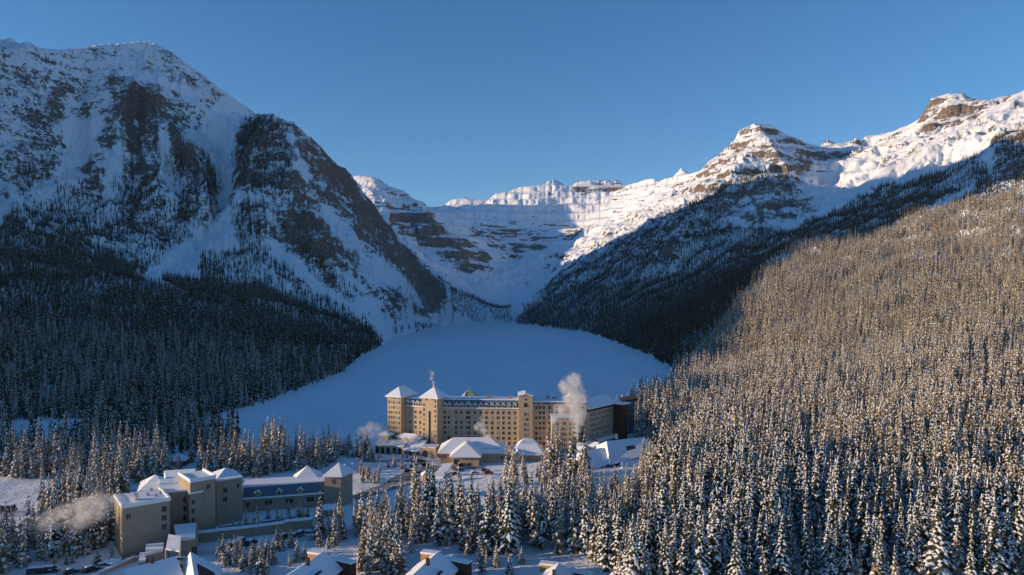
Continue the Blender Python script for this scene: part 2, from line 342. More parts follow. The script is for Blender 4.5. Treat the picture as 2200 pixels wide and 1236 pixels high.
def ice_material():
    m, t, b = nodes('lake_snow'); ge = t.nodes.new('ShaderNodeNewGeometry'); P = ge.outputs['Position']
    mp = t.nodes.new('ShaderNodeMapping'); mp.inputs['Scale'].default_value = (1, 0.35, 1); mp.inputs['Rotation'].default_value = (0, 0, 0.5); t.links.new(P, mp.inputs['Vector'])
    n1 = noise(t, 0.012, 8, 0.6, mp.outputs[0]); n2 = noise(t, 0.3, 6, 0.7, mp.outputs[0])
    t.links.new(ramp(t, mth(t, 'ADD', mth(t, 'MULTIPLY', n1, 0.6), mth(t, 'MULTIPLY', n2, 0.4)), [(0.35, (0.66, 0.70, 0.76)), (0.6, (0.78, 0.80, 0.84))]), b.inputs['Base Color'])
    b.inputs['Roughness'].default_value = 0.6; b.inputs['Specular IOR Level'].default_value = 0.25
    bn = t.nodes.new('ShaderNodeBump'); bn.inputs['Distance'].default_value = 0.3; t.links.new(n2, bn.inputs['Height']); t.links.new(bn.outputs[0], b.inputs['Normal'])
ice_material()

# ---------------------------------------------------------------- what grows and what is bare, per terrain vertex
gpy = HY + F * (H - GZ) / np.maximum(GY, 1)
nA = fbm(GX / 120, GY / 120, 4, 101); nB = fbm(GX / 45, GY / 45, 3, 133)
rock = np.full(GZ.shape, 0.05); warm = np.zeros(GZ.shape); strata = 0.25 * (GR > 1300) + 0.5 * sstep(2600, 3000, GR) * (gpx > 760) + 0.25 * sstep(4200, 5200, GR)
front = GY > 50
def paint(poly, d0, d1, val, arr=None, soft=14):
    arr = rock if arr is None else arr
    jx, jy = gpx + soft * 1.5 * nA, gpy + soft * 1.5 * nB
    mk = in_poly(jx, jy, poly) & front & (GR > d0) & (GR < d1); arr[mk] = val
mid = (GR > 1400) & (GR < 3300) & (gpx < 760)
rock[mid & (base > 200)] = 0.22
# left peak: drifts above, buttresses below
paint([(0, 130), (130, 125), (330, 130), (540, 250), (500, 300), (420, 260), (300, 180), (200, 250), (0, 170)], 1500, 3300, 0.16)
paint([(0, 148), (70, 172), (95, 190), (88, 215), (40, 204), (0, 186)], 1500, 3300, 0.42)
paint([(98, 184), (165, 200), (222, 222), (236, 238), (190, 242), (130, 216)], 1500, 3300, 0.48)
paint([(236, 176), (268, 160), (322, 172), (362, 212), (402, 248), (418, 282), (380, 276), (340, 244), (300, 232), (268, 226), (240, 214)], 1500, 3300, 0.64)
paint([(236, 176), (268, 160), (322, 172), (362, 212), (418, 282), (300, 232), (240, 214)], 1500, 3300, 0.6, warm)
paint([(60, 250), (110, 200), (130, 290), (140, 330), (110, 390), (30, 400), (20, 330)], 1400, 3300, 0.45)
paint([(180, 300), (240, 240), (300, 240), (400, 290), (470, 360), (480, 440), (430, 480), (330, 500), (250, 520), (120, 480), (150, 400)], 1400, 3300, 0.44)
paint([(150, 285), (205, 245), (215, 255), (190, 330), (160, 395), (130, 400), (128, 350)], 1400, 3300, -0.35)
paint([(232, 330), (262, 300), (262, 400), (245, 470), (232, 470)], 1400, 3300, -0.3)
paint([(345, 270), (372, 280), (385, 400), (372, 470), (355, 440)], 1400, 3300, -0.2)
paint([(515, 245), (552, 248), (525, 300), (512, 380), (500, 440), (488, 480), (535, 545), (520, 592), (430, 572), (330, 606), (268, 556), (380, 520), (430, 480), (470, 440), (470, 380), (410, 280)], 1300, 3300, -0.4)
# knoll
paint([(522, 268), (552, 245), (602, 238), (705, 322), (852, 498), (965, 620), (1105, 668), (1060, 700), (935, 700), (870, 690), (750, 640), (650, 600), (560, 540), (498, 455), (508, 350)], 1300, 3300, 0.54)
paint([(600, 246), (655, 285), (765, 385), (855, 505), (935, 600), (945, 690), (900, 660), (800, 575), (735, 500), (690, 420), (640, 350)], 1300, 3300, 0.56)
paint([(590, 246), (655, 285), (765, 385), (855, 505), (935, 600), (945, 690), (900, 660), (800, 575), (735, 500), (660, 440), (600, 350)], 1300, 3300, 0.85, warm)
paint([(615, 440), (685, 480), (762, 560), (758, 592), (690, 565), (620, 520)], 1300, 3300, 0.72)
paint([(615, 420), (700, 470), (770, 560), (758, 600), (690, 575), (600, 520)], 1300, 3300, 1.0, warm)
paint([(672, 432), (700, 440), (768, 515), (850, 575), (912, 655), (890, 648), (800, 585), (722, 505)], 1300, 3300, -0.15, soft=5)
paint([(752, 565), (800, 598), (905, 680), (945, 705), (880, 722), (822, 705), (770, 640)], 1300, 3300, 0.18)
paint([(960, 610), (1105, 668), (1060, 695), (960, 690), (945, 650)], 1500, 3400, 0.25)
paint([(612, 292), (640, 322), (672, 385), (660, 388), (630, 345)], 1300, 3300, -0.1, soft=4); paint([(655, 395), (690, 440), (742, 500), (728, 506), (675, 455)], 1300, 3300, -0.15, soft=4)
paint([(530, 492), (600, 530), (690, 600), (680, 612), (590, 560), (528, 510)], 1300, 3300, -0.2, soft=6); paint([(700, 560), (760, 600), (850, 690), (835, 700), (750, 625)], 1300, 3300, -0.2, soft=6)
# far wall and middle mountain
farm = front & (GR > 4600); rock[farm] = 0.10
paint([(760, 372), (830, 390), (930, 440), (900, 445), (840, 440), (800, 430)], 3900, 6000, 0.28, soft=6)
paint([(838, 446), (922, 446), (962, 490), (1052, 545), (1066, 590), (1000, 582), (900, 522), (846, 492)], 3600, 5600, 0.62, soft=6)
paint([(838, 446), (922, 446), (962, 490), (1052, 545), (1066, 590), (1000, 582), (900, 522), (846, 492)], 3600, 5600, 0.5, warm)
paint([(1010, 488), (1250, 486), (1310, 500), (1220, 525), (1190, 570), (1130, 570), (1060, 535), (1015, 520)], 5000, 7000, 0.55, soft=6)
paint([(1232, 394), (1350, 390), (1352, 418), (1236, 420)], 5000, 8500, 0.46, soft=3)
paint([(1390, 388), (1490, 372), (1480, 420), (1380, 470), (1330, 490), (1380, 430)], 3900, 7200, 0.22, soft=6)
# right side
rmid = front & (gpx > 1100) & (GR > 2650) & (GR < 4600); rock[rmid] = 0.30
paint([(1490, 378), (1560, 325), (1610, 262), (1700, 292), (1760, 312), (1880, 298), (1880, 330), (1760, 370), (1740, 420), (1600, 380), (1560, 440), (1440, 470)], 2700, 4600, 0.40, soft=6)
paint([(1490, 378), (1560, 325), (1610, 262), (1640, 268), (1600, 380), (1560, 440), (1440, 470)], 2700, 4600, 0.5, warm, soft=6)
paint([(1750, 360), (1880, 340), (1900, 370), (1800, 445), (1760, 440), (1725, 400)], 2500, 4600, -0.3, soft=6)
paint([(1970, 258), (1996, 212), (2040, 198), (2112, 212), (2112, 262), (2040, 268), (1980, 275)], 2700, 4600, 0.56, soft=5)
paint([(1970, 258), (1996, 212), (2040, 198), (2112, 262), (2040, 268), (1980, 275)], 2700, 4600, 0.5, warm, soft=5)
paint([(1130, 600), (1500, 430), (1580, 392), (1640, 370), (1700, 374), (1765, 440), (1752, 475), (1600, 500), (1500, 520), (1300, 600), (1180, 660), (1110, 695)], 1900, 2900, 0.50)
paint([(1540, 430), (1600, 385), (1700, 378), (1762, 440), (1750, 470), (1560, 470)], 1900, 2900, 0.60)
paint([(1800, 450), (2200, 190), (2250, 250), (2120, 330), (1900, 400)], 1700, 2700, 0.02)
paint([(2130, 280), (2250, 250), (2250, 390), (2140, 380), (2120, 340)], 1500, 2700, 0.60)
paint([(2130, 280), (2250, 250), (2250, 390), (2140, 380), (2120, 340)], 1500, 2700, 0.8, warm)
rock[(base < 26)] = -1.0
out = (np.abs(TH)[:, None] > radians(38)) & (base > 200); rock[out] = 0.3

rock = blur(rock, 2) + 0.10 * np.clip(nA, -1, 1) * (base > 60) + 0.12 * np.clip(nB, -1, 1) * (base > 60); warm = np.clip(blur(blur(warm, 4), 4) * (1 + 0.8 * nA), 0, 1)
# ---------------------------------------------------------------- terrain meshes, split at natural boundaries
def terrain_mesh(name, fm):
    idx = np.full(NT * NR, -1); ii, jj = np.nonzero(fm); ip = (ii + 1) % NT
    q = np.stack([ii * NR + jj, ip * NR + jj, ip * NR + jj + 1, ii * NR + jj + 1], 1)
    used = np.unique(q); idx[used] = np.arange(len(used)); q = idx[q]
    v = np.stack([GX.ravel()[used], GY.ravel()[used], GZ.ravel()[used]], 1).astype(np.float32)
    me = bpy.data.meshes.new(name); me.vertices.add(len(v)); me.vertices.foreach_set('co', v.ravel())
    me.loops.add(q.size); me.loops.foreach_set('vertex_index', q.ravel().astype(np.int32))
    me.polygons.add(len(q)); me.polygons.foreach_set('loop_start', (np.arange(len(q)) * 4).astype(np.int32)); me.polygons.foreach_set('loop_total', np.full(len(q), 4, np.int32))
    me.polygons.foreach_set('use_smooth', np.ones(len(q), bool))
    for an, arr in (('rock', rock), ('warm', warm), ('strata', strata)):
        a = me.attributes.new(an, 'FLOAT', 'POINT'); a.data.foreach_set('value', arr.ravel()[used].astype(np.float32))
    me.update(); me.validate(); 
    o = bpy.data.objects.new(name, me); COL.objects.link(o); o['kind'] = 'structure'
    nrm = NRM.reshape(-1, 3)[used]
    me.normals_split_custom_set_from_vertices([tuple(n) for n in nrm])
    return o
pos = np.stack([GX, GY, GZ], 2)
da = np.roll(pos, -1, 0) - np.roll(pos, 1, 0); db = np.gradient(pos, axis=1)
NRM = np.cross(db, da); NRM = NRM * np.sign(NRM[..., 2:3] + 1e-12); NRM /= np.linalg.norm(NRM, axis=2, keepdims=True) + 1e-9
NRM = NRM.astype(np.float32)
fm = np.ones((NT, NR - 1), bool); b4 = base[:, :-1]; r4 = GR[:, :-1]; th4 = np.broadcast_to(TH[:, None], b4.shape); px4 = gpx[:, :-1]
low = ((b4 < 26) & (r4 < 2900)) | (r4 < 520)
outfar = r4 > 9000
farz = (~low) & (~outfar) & (th4 > radians(-12.5)) & (th4 < radians(16)) & (r4 > 3050)
leftz = (~low) & (~outfar) & (~farz) & (th4 < 0); rightz = (~low) & (~outfar) & (~farz) & (~leftz)
for nm, mk, mat in (('ground', low | outfar, 'snow_ground'), ('mountains_far', farz, 'mountain_surface'), ('mountain_left', leftz, 'mountain_surface'), ('mountain_right', rightz, 'mountain_surface')):
    o = terrain_mesh(nm, mk & fm); o.data.materials.append(MATS[mat])
# frozen lake: one level sheet inside the shore
def poly_mesh(name, pts, faces, mat, parent=None, link=True):
    me = bpy.data.meshes.new(name); me.from_pydata([tuple(p) for p in pts], [], faces); me.materials.append(MATS[mat]); me.update()
    o = bpy.data.objects.new(name, me); COL.objects.link(o)
    if parent: o.parent = parent
    return o
lx = np.array(LAKE); cxy = lx[:, :2].mean(0)
big = [(*(cxy + (p[:2] - cxy) * 1.0 + (p[:2] - cxy) / np.linalg.norm(p[:2] - cxy) * 25), 0.12) for p in lx]
lake = poly_mesh('frozen_lake', big, [list(range(len(big)))], 'lake_snow'); lake['kind'] = 'structure'
# ---------------------------------------------------------------- spruces
def foliage_mat(name, c0, c1):
    m, t, b = nodes(name); ge = t.nodes.new('ShaderNodeNewGeometry'); oi = t.nodes.new('ShaderNodeObjectInfo')
    f = noise(t, 1.3, 3, 0.6, ge.outputs['Position'])
    f = mth(t, 'ADD', mth(t, 'MULTIPLY', f, 0.7), mth(t, 'MULTIPLY', oi.outputs['Random'], 0.35))
    t.links.new(ramp(t, f, [(0.3, c0), (0.75, c1)]), b.inputs['Base Color'])
    b.inputs['Roughness'].default_value = 0.85; b.inputs['Specular IOR Level'].default_value = 0.1
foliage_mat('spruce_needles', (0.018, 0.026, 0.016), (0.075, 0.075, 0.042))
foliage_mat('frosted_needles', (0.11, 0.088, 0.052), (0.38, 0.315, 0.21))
simple('tree_snow', (0.74, 0.75, 0.77), 0.7, 0.08, 0.9)
simple('bark', (0.10, 0.07, 0.05), 0.9, 0.25, 3.0)

def tree_crown(seed, h=20.0, layers=17, per=6, rmax=2.5, snow=0.62, gap=0.05, low=False, bare=0.06):
    """clumps of drooping boughs, each with its own load of snow, round a tapering axis"""
    R = random.Random(seed); V, Fc, M = [], [], []
    def clump(c, d, L, wd, th, mat):
        # irregular flattened wedge from the stem outwards: root, tip, two sides, crown, keel
        s = Vector((-d.y, d.x, 0)).normalized(); up = Vector((0, 0, 1)); k = len(V)
        V.extend([tuple(c - d * L * .45), tuple(c + d * L * .55 - up * th * .35), tuple(c + s * wd * .5 - up * th * .1), tuple(c - s * wd * .5 - up * th * .15),
                  tuple(c + up * th * .5 + d * L * R.uniform(-.12, .12)), tuple(c - up * th * .55)])
        for a, b_, cc in ((0, 3, 4), (3, 1, 4), (1, 2, 4), (2, 0, 4), (3, 0, 5), (1, 3, 5), (2, 1, 5), (0, 2, 5)):
            if low and cc == 5: continue
            Fc.append((k + a, k + b_, k + cc)); M.append(mat)
    lean = Vector((R.uniform(-.02, .02), R.uniform(-.02, .02), 0))
    for i in range(layers):
        t = (i + R.uniform(-.3, .3)) / layers; t = max(0.0, min(.985, t))
        zz = h * (bare + (1 - bare) * t); prof = (1 - t) ** 0.72 * (1.0 if t > .12 else .75 + 2 * t)
        rr = rmax * prof * R.uniform(.72, 1.12) + .12; n = max(3, int(round(per * (.45 + .6 * prof)))); ph = R.uniform(0, 6.28)
        for j in range(n):
            if R.random() < gap: continue
            a = ph + j * 6.283 / n + R.uniform(-.35, .35); d = Vector((cos(a), sin(a), R.uniform(-.75, -.3))).normalized()
            L = rr * R.uniform(.75, 1.2); wd = L * R.uniform(.55, .85) + .15; th = (.55 + .5 * prof) * h / layers * R.uniform(.9, 1.3)
            c = lean * zz + Vector((0, 0, zz)) + d * L * .5
            clump(c, d, L, wd, th, 0)
            if R.random() < snow:
                q = R.uniform(.5, .85); clump(c + d * L * R.uniform(0, .2) + Vector((0, 0, th * .22)), d, L * q, wd * q, th * .55, 1)
            if (not low) and R.random() < .5 * snow:
                clump(c + d * L * .48 - Vector((0, 0, .1)), d, L * .35, wd * .5, th * .45, 1)
    clump(Vector((0, 0, h * 1.0)) + lean * h, Vector((.3, .2, -.9)), h * .05, .3, h * .07, 1 if snow > .4 else 0)
    return V, Fc, M
def make_mesh(name, V, Fc, M, mats):
    me = bpy.data.meshes.new(name); me.from_pydata(V, [], Fc)
    for m in mats: me.materials.append(MATS[m])
    me.polygons.foreach_set('material_index', M); me.update(); return me
def tube(pts, rad, n=6):
    V, Fc = [], []
    for k, (p, r) in enumerate(zip(pts, rad)):
        for i in range(n):
            a = 2 * pi * i / n; V.append((p[0] + r * cos(a), p[1] + r * sin(a), p[2]))
    for k in range(len(pts) - 1):
        for i in range(n): Fc.append((k * n + i, k * n + (i + 1) % n, (k + 1) * n + (i + 1) % n, (k + 1) * n + i))
    return V, Fc
def trunk_mesh(h=20.0, r=.22, top=.97):
    V, Fc = tube([(0, 0, -.8), (0, 0, h * .1), (.05, 0, h * .5), (0, .03, h * top)], [r * 1.25, r, r * .6, .03]); return make_mesh('trunk', V, Fc, [0] * len(Fc), ['bark'])
NEAR = []
for k, (rm, sn, pe, ly, br) in enumerate([(2.5, .84, 8, 25, .05), (3.1, .80, 8, 23, .04), (2.1, .82, 7, 26, .10), (3.6, .84, 9, 21, .03), (2.7, .66, 8, 24, .06), (1.9, .88, 7, 27, .16), (2.4, .72, 6, 19, .08), (3.0, .88, 8, 27, .04), (1.6, .55, 5, 22, .12), (2.8, .78, 7, 21, .20)]):
    NEAR.append((make_mesh('crown', *tree_crown(100 + k, 20, ly, pe, rm, sn, .08 + .1 * (k in (6, 8)), bare=br), ['spruce_needles', 'tree_snow']), trunk_mesh()))
def lod_mesh(seed, layers, per, rm, snow, mats=('frosted_needles', 'tree_snow')):
    V, Fc, M = tree_crown(seed, 20, layers, per, rm, snow, .05, low=True); k = len(V)
    tv, tf = tube([(0, 0, -1), (0, 0, 3), (0, 0, 19)], [.25, .22, .03], 4); V += tv; Fc += [tuple(i + k for i in f) for f in tf]; M += [2] * len(tf)
    return make_mesh('spruce', V, Fc, M, [*mats, 'bark'])
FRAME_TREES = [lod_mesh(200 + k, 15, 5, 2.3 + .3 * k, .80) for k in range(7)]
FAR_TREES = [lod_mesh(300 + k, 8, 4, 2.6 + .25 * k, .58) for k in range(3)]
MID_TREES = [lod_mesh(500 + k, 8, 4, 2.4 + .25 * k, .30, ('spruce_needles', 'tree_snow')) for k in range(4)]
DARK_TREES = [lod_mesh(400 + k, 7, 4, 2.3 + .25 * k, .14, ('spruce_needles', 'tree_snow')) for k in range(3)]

def forest(name, label, cat, pts, hts, meshes, seed):
    """one mass of spruces: points on the slope, each carrying a real tree by geometry nodes"""
    me = bpy.data.meshes.new(name); me.vertices.add(len(pts)); me.vertices.foreach_set('co', pts.astype(np.float32).ravel())
    a = me.attributes.new('tree_size', 'FLOAT_VECTOR', 'POINT'); w_ = hts / 20.0 * np.where(hts < 11, 1.55, 1.0); a.data.foreach_set('vector', np.stack([w_, w_, hts / 20.0], 1).astype(np.float32).ravel())
    me.update(); o = bpy.data.objects.new(name, me); COL.objects.link(o); o['kind'] = 'stuff'; o['label'] = label; o['category'] = cat
    kit = bpy.data.collections.new(name + '_kit')
    for m in meshes: kit.objects.link(bpy.data.objects.new('spruce_kind', m))
    ng = bpy.data.node_groups.new(name, 'GeometryNodeTree'); ng.interface.new_socket('Geometry', in_out='INPUT', socket_type='NodeSocketGeometry'); ng.interface.new_socket('Geometry', in_out='OUTPUT', socket_type='NodeSocketGeometry')
    gi, go = ng.nodes.new('NodeGroupInput'), ng.nodes.new('NodeGroupOutput'); ip = ng.nodes.new('GeometryNodeInstanceOnPoints'); ci = ng.nodes.new('GeometryNodeCollectionInfo')
    ci.inputs['Collection'].default_value = kit; ci.inputs['Separate Children'].default_value = True; ci.inputs['Reset Children'].default_value = True
    na = ng.nodes.new('GeometryNodeInputNamedAttribute'); na.data_type = 'FLOAT_VECTOR'; na.inputs['Name'].default_value = 'tree_size'
    rv = ng.nodes.new('FunctionNodeRandomValue'); rv.data_type = 'FLOAT_VECTOR'; rv.inputs['Min'].default_value = (-.05, -.05, 0); rv.inputs['Max'].default_value = (.05, .05, 6.283); rv.inputs['Seed'].default_value = seed
    ri = ng.nodes.new('FunctionNodeRandomValue'); ri.data_type = 'INT'; ri.inputs[4].default_value = 0; ri.inputs[5].default_value = len(meshes) - 1; ri.inputs['Seed'].default_value = seed + 1
    L = ng.links.new
    L(gi.outputs[0], ip.inputs['Points']); L(ci.outputs[0], ip.inputs['Instance']); ip.inputs['Pick Instance'].default_value = True
    L(ri.outputs[2], ip.inputs['Instance Index']); L(rv.outputs[0], ip.inputs['Rotation']); L(na.outputs[0], ip.inputs['Scale']); L(ip.outputs[0], go.inputs[0])
    md = o.modifiers.new('trees', 'NODES'); md.node_group = ng
    return o

rng = np.random.default_rng(7)
def scatter(x0, x1, y0, y1, spacing):
    nx, ny = int((x1 - x0) / spacing), int((y1 - y0) / spacing)
    gx, gy = np.meshgrid(np.arange(nx), np.arange(ny)); gx = gx.ravel() + rng.uniform(-.48, .48, gx.size); gy = gy.ravel() + rng.uniform(-.48, .48, gy.size)
    return x0 + gx * spacing, y0 + gy * spacing
def gridval(arr, x, y):
    a = np.interp(np.arctan2(x, y), TH, np.arange(NT)); b = np.interp(np.log(np.maximum(np.hypot(x, y), 1)), RR, np.arange(NR))
    return arr[np.rint(a).astype(int), np.rint(b).astype(int)]
def pix(x, y, z): return CX + F * x / np.maximum(y, 1), HY + F * (H - z) / np.maximum(y, 1)
# horizon per direction, to leave out trees wholly hidden behind nearer ground
slope_ang = (GZ - H) / GR; run = np.maximum.accumulate(slope_ang, 1)
def visible(x, y, z, h): return (z + h * 1.3 - H) / np.hypot(x, y) > gridval(run, x, y) - 0.004
POLY_L = [(-900, 600), (-300, 520), (-60, 470), (0, 492), (30, 470), (70, 480), (110, 505), (150, 500), (200, 520), (262, 550), (300, 600), (330, 612), (430, 600), (520, 612), (560, 600), (600, 612), (640, 640), (690, 672), (740, 690), (790, 712), (825, 745), (775, 775), (742, 800), (650, 838), (520, 888), (512, 905), (512, 960), (430, 990), (-900, 990)]
PATCH_L = [[(20, 455), (120, 430), (240, 430), (380, 430), (440, 450), (440, 480), (380, 520), (300, 600), (0, 560)], [(845, 690), (900, 700), (945, 690), (948, 706), (900, 722), (850, 716)], [(118, 400), (210, 390), (215, 470), (200, 520), (120, 515)], [(245, 380), (345, 380), (345, 480), (250, 520), (240, 450)], [(352, 320), (440, 320), (482, 400), (470, 430), (380, 400), (355, 380)],
           [(380, 410), (460, 400), (470, 470), (430, 500), (380, 480)], [(30, 390), (60, 350), (75, 400), (40, 430)],
           [(495, 430), (555, 440), (570, 540), (640, 600), (660, 640), (600, 640), (540, 590), (500, 500)], [(560, 570), (640, 600), (720, 650), (790, 690), (810, 720), (720, 690), (620, 650)],
           [(430, 545), (520, 540), (560, 600), (500, 610), (430, 600)], [(100, 440), (400, 440), (430, 500), (300, 560), (100, 520)], [(640, 520), (700, 560), (780, 640), (760, 650), (660, 590)], [(860, 680), (905, 700), (912, 720), (865, 706)],
           [(930, 570), (960, 590), (1100, 660), (1100, 694), (1010, 690), (960, 650)], [(520, 260), (600, 260), (640, 340), (600, 420), (520, 420), (505, 340)]]
POLY_R = [(1106, 694), (1130, 662), (1180, 640), (1250, 610), (1330, 570), (1400, 535), (1480, 505), (1560, 498), (1640, 495), (1700, 498), (1760, 470), (1800, 452), (1850, 425), (1900, 402), (1950, 395), (2060, 355), (2110, 338), (2125, 390), (2160, 400), (2230, 370), (3300, 200), (3300, 1500), (1200, 1500), (1200, 985), (1300, 960), (1345, 905), (1350, 890), (1395, 850), (1442, 800), (1440, 788), (1265, 716), (1180, 706)]
PATCH_R = [[(1200, 590), (1300, 530), (1450, 450), (1490, 450), (1400, 540), (1250, 640), (1180, 655), (1130, 668)], [(1480, 430), (1540, 420), (1560, 480), (1620, 500), (1500, 530), (1450, 520)], [(1110, 690), (1150, 640), (1200, 640), (1180, 690)], [(2130, 300), (2230, 280), (2230, 390), (2130, 395)], [(1500, 425), (1580, 385), (1640, 368), (1740, 395), (1700, 400), (1600, 400), (1540, 440)]]
HOLES = [[(1982, 456), (2092, 396), (2100, 408), (2000, 462)], [(20, 903), (178, 900), (180, 948), (90, 975), (10, 972)], [(0, 1030), (110, 1045), (125, 1085), (60, 1100), (-200, 1110), (-200, 1030)], [(1120, 930), (1300, 930), (1420, 960), (1420, 1005), (1250, 1010), (1120, 1000)], [(355, 975), (408, 975), (408, 1010), (355, 1010)], [(470, 888), (505, 888), (505, 915), (470, 915)], [(512, 880), (560, 870), (560, 1000), (512, 1000)],
         [(1400, 545), (1440, 532), (1450, 540), (1410, 556)]]
def anyp(px, py, polys):
    r = np.zeros(px.shape, bool)
    for p in polys: r |= in_poly(px, py, p)
    return r
LAKEP = [(p[0], p[1]) for p in LAKE]
trees = {}
def plant(name, x0, x1, y0, y1, sp, want, hmin, hmax, keep=1.0):
    x, y = scatter(x0, x1, y0, y1, sp); zz = zt(x, y); px, py = pix(x, y, zz)
    hh = rng.uniform(hmin, hmax, x.size) * (1 + 0.32 * fbm(x / 60, y / 60, 2, 303)) * rng.choice([1.15, 1, 1, .85, .7, .5], x.size); hh = np.minimum(hh, 28)
    jx, jy = px + 10 * fbm(x / 40, y / 40, 2, 5), py + 10 * fbm(x / 40, y / 40, 2, 6)
    k = want(jx, jy, x, y, zz) & (~in_poly(x, y, LAKEP)) & visible(x, y, zz, hh) & (px > -700) & (px < 2330) & (rng.uniform(0, 1, x.size) < keep)
    k &= ~anyp(px, py, HOLES); k &= (fbm(x / 26, y / 26, 3, 707) > -0.62) | (y > 620)
    return np.stack([x[k], y[k], zz[k] - .3], 1), hh[k]
pr = lambda jx, jy, x, y, z_: in_poly(jx, jy, POLY_R)
pl = lambda jx, jy, x, y, z_: in_poly(jx, jy, POLY_L)
T_near_r = plant('a', 60, 700, 300, 700, 4.9, lambda a, b, x, y, z_: pr(a, b, x, y, z_) & (y > 300), 16, 27)
T_mid_r = plant('b', 150, 1300, 700, 1500, 5.4, pr, 15, 23)
T_far_r = plant('c', -100, 2100, 1500, 2900, 5.8, pr, 13, 20)
T_near_l = plant('d', -900, -120, 330, 900, 5.4, lambda a, b, x, y, z_: pl(a, b, x, y, z_), 15, 24)
T_far_l = plant('e', -1900, -150, 900, 1750, 5.6, pl, 15, 22)
T_pat_l = plant('f', -1900, 20, 1300, 2950, 6.6, lambda a, b, x, y, z_: anyp(a, b, PATCH_L) & ~pl(a, b, x, y, z_), 11, 19, .75)
T_pat_r = plant('g', 0, 2200, 1500, 3300, 6.8, lambda a, b, x, y, z_: anyp(a, b, PATCH_R) & ~pr(a, b, x, y, z_), 11, 18, .75)
for t_ in (T_near_r, T_mid_r, T_far_r, T_near_l, T_far_l, T_pat_l, T_pat_r): print('TREES', len(t_[0]))
# ---------------------------------------------------------------- building kit
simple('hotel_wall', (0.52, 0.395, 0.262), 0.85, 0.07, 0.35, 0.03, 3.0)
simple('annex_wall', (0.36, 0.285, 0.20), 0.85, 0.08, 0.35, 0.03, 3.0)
simple('stone_base', (0.47, 0.38, 0.27), 0.9, 0.15, 1.0, 0.05, 3.0)
simple('dark_timber', (0.075, 0.04, 0.025), 0.8, 0.25, 1.5)
simple('ochre_timber', (0.45, 0.25, 0.08), 0.75, 0.15, 1.2)
simple('slate_blue', (0.10, 0.15, 0.20), 0.6, 0.2, 1.5, 0.04, 5.0)
simple('copper_green', (0.24, 0.32, 0.22), 0.5, 0.3, 0.8)
simple('asphalt', (0.11, 0.105, 0.10), 0.8, 0.35, 0.25)
simple('packed_snow', (0.55, 0.54, 0.54), 0.8, 0.18, 0.3, 0.05, 1.0)
simple('glass_dark', (0.035, 0.045, 0.06), 0.15, 0.2, 2.0)
simple('window_glare', (0.30, 0.31, 0.30), 0.5, 0.2, 2.0)  # pale panes: reflected light put into the glass colour
simple('window_frame', (0.42, 0.34, 0.25), 0.7, 0.1, 2.0)
simple('metal_grey', (0.28, 0.28, 0.29), 0.5, 0.1, 2.0)
simple('rubber', (0.02, 0.02, 0.02), 0.9, 0.1, 2.0)
for nm, c in (('black', (.02, .02, .022)), ('red', (.45, .03, .02)), ('silver', (.35, .36, .37)), ('blue', (.04, .08, .16)), ('white', (.65, .65, .64)), ('brown', (.10, .05, .03))): simple('paint_' + nm, c, 0.35, 0.05, 2.0)

V3 = Vector
def add_joints(name, w, h):                      # scored panel joints on a wall
    m = MATS[name]; t = m.node_tree; b = t.nodes['Principled BSDF']; ge = t.nodes.new('ShaderNodeNewGeometry'); sp = t.nodes.new('ShaderNodeSeparateXYZ'); t.links.new(ge.outputs['Position'], sp.inputs[0])
    u = mth(t, 'ADD', sp.outputs['X'], mth(t, 'MULTIPLY', sp.outputs['Y'], .55)); f1 = mth(t, 'FRACT', mth(t, 'DIVIDE', u, w)); f2 = mth(t, 'FRACT', mth(t, 'DIVIDE', sp.outputs['Z'], h))
    j = mth(t, 'MAXIMUM', mth(t, 'LESS_THAN', f1, .05), mth(t, 'LESS_THAN', f2, .06)); src = b.inputs['Base Color'].links[0].from_socket
    st = noise(t, .25, 5, .7, ge.outputs['Position']); k = mth(t, 'ADD', mth(t, 'MULTIPLY', j, .22), mth(t, 'MULTIPLY', mth(t, 'GREATER_THAN', st, .62), .10))
    t.links.new(mixc(t, k, src, (0.12, 0.10, 0.08)), b.inputs['Base Color'])
add_joints('annex_wall', 3.3, 1.65); add_joints('hotel_wall', 6.6, 3.03)
def thing(name, label, cat, loc, group=None):
    o = bpy.data.objects.new(name, None); COL.objects.link(o); o.location = loc; o['label'] = label; o['category'] = cat; o.empty_display_size = 1
    if group: o['group'] = group
    return o
def rootof(o):
    while o.parent: o = o.parent
    return o
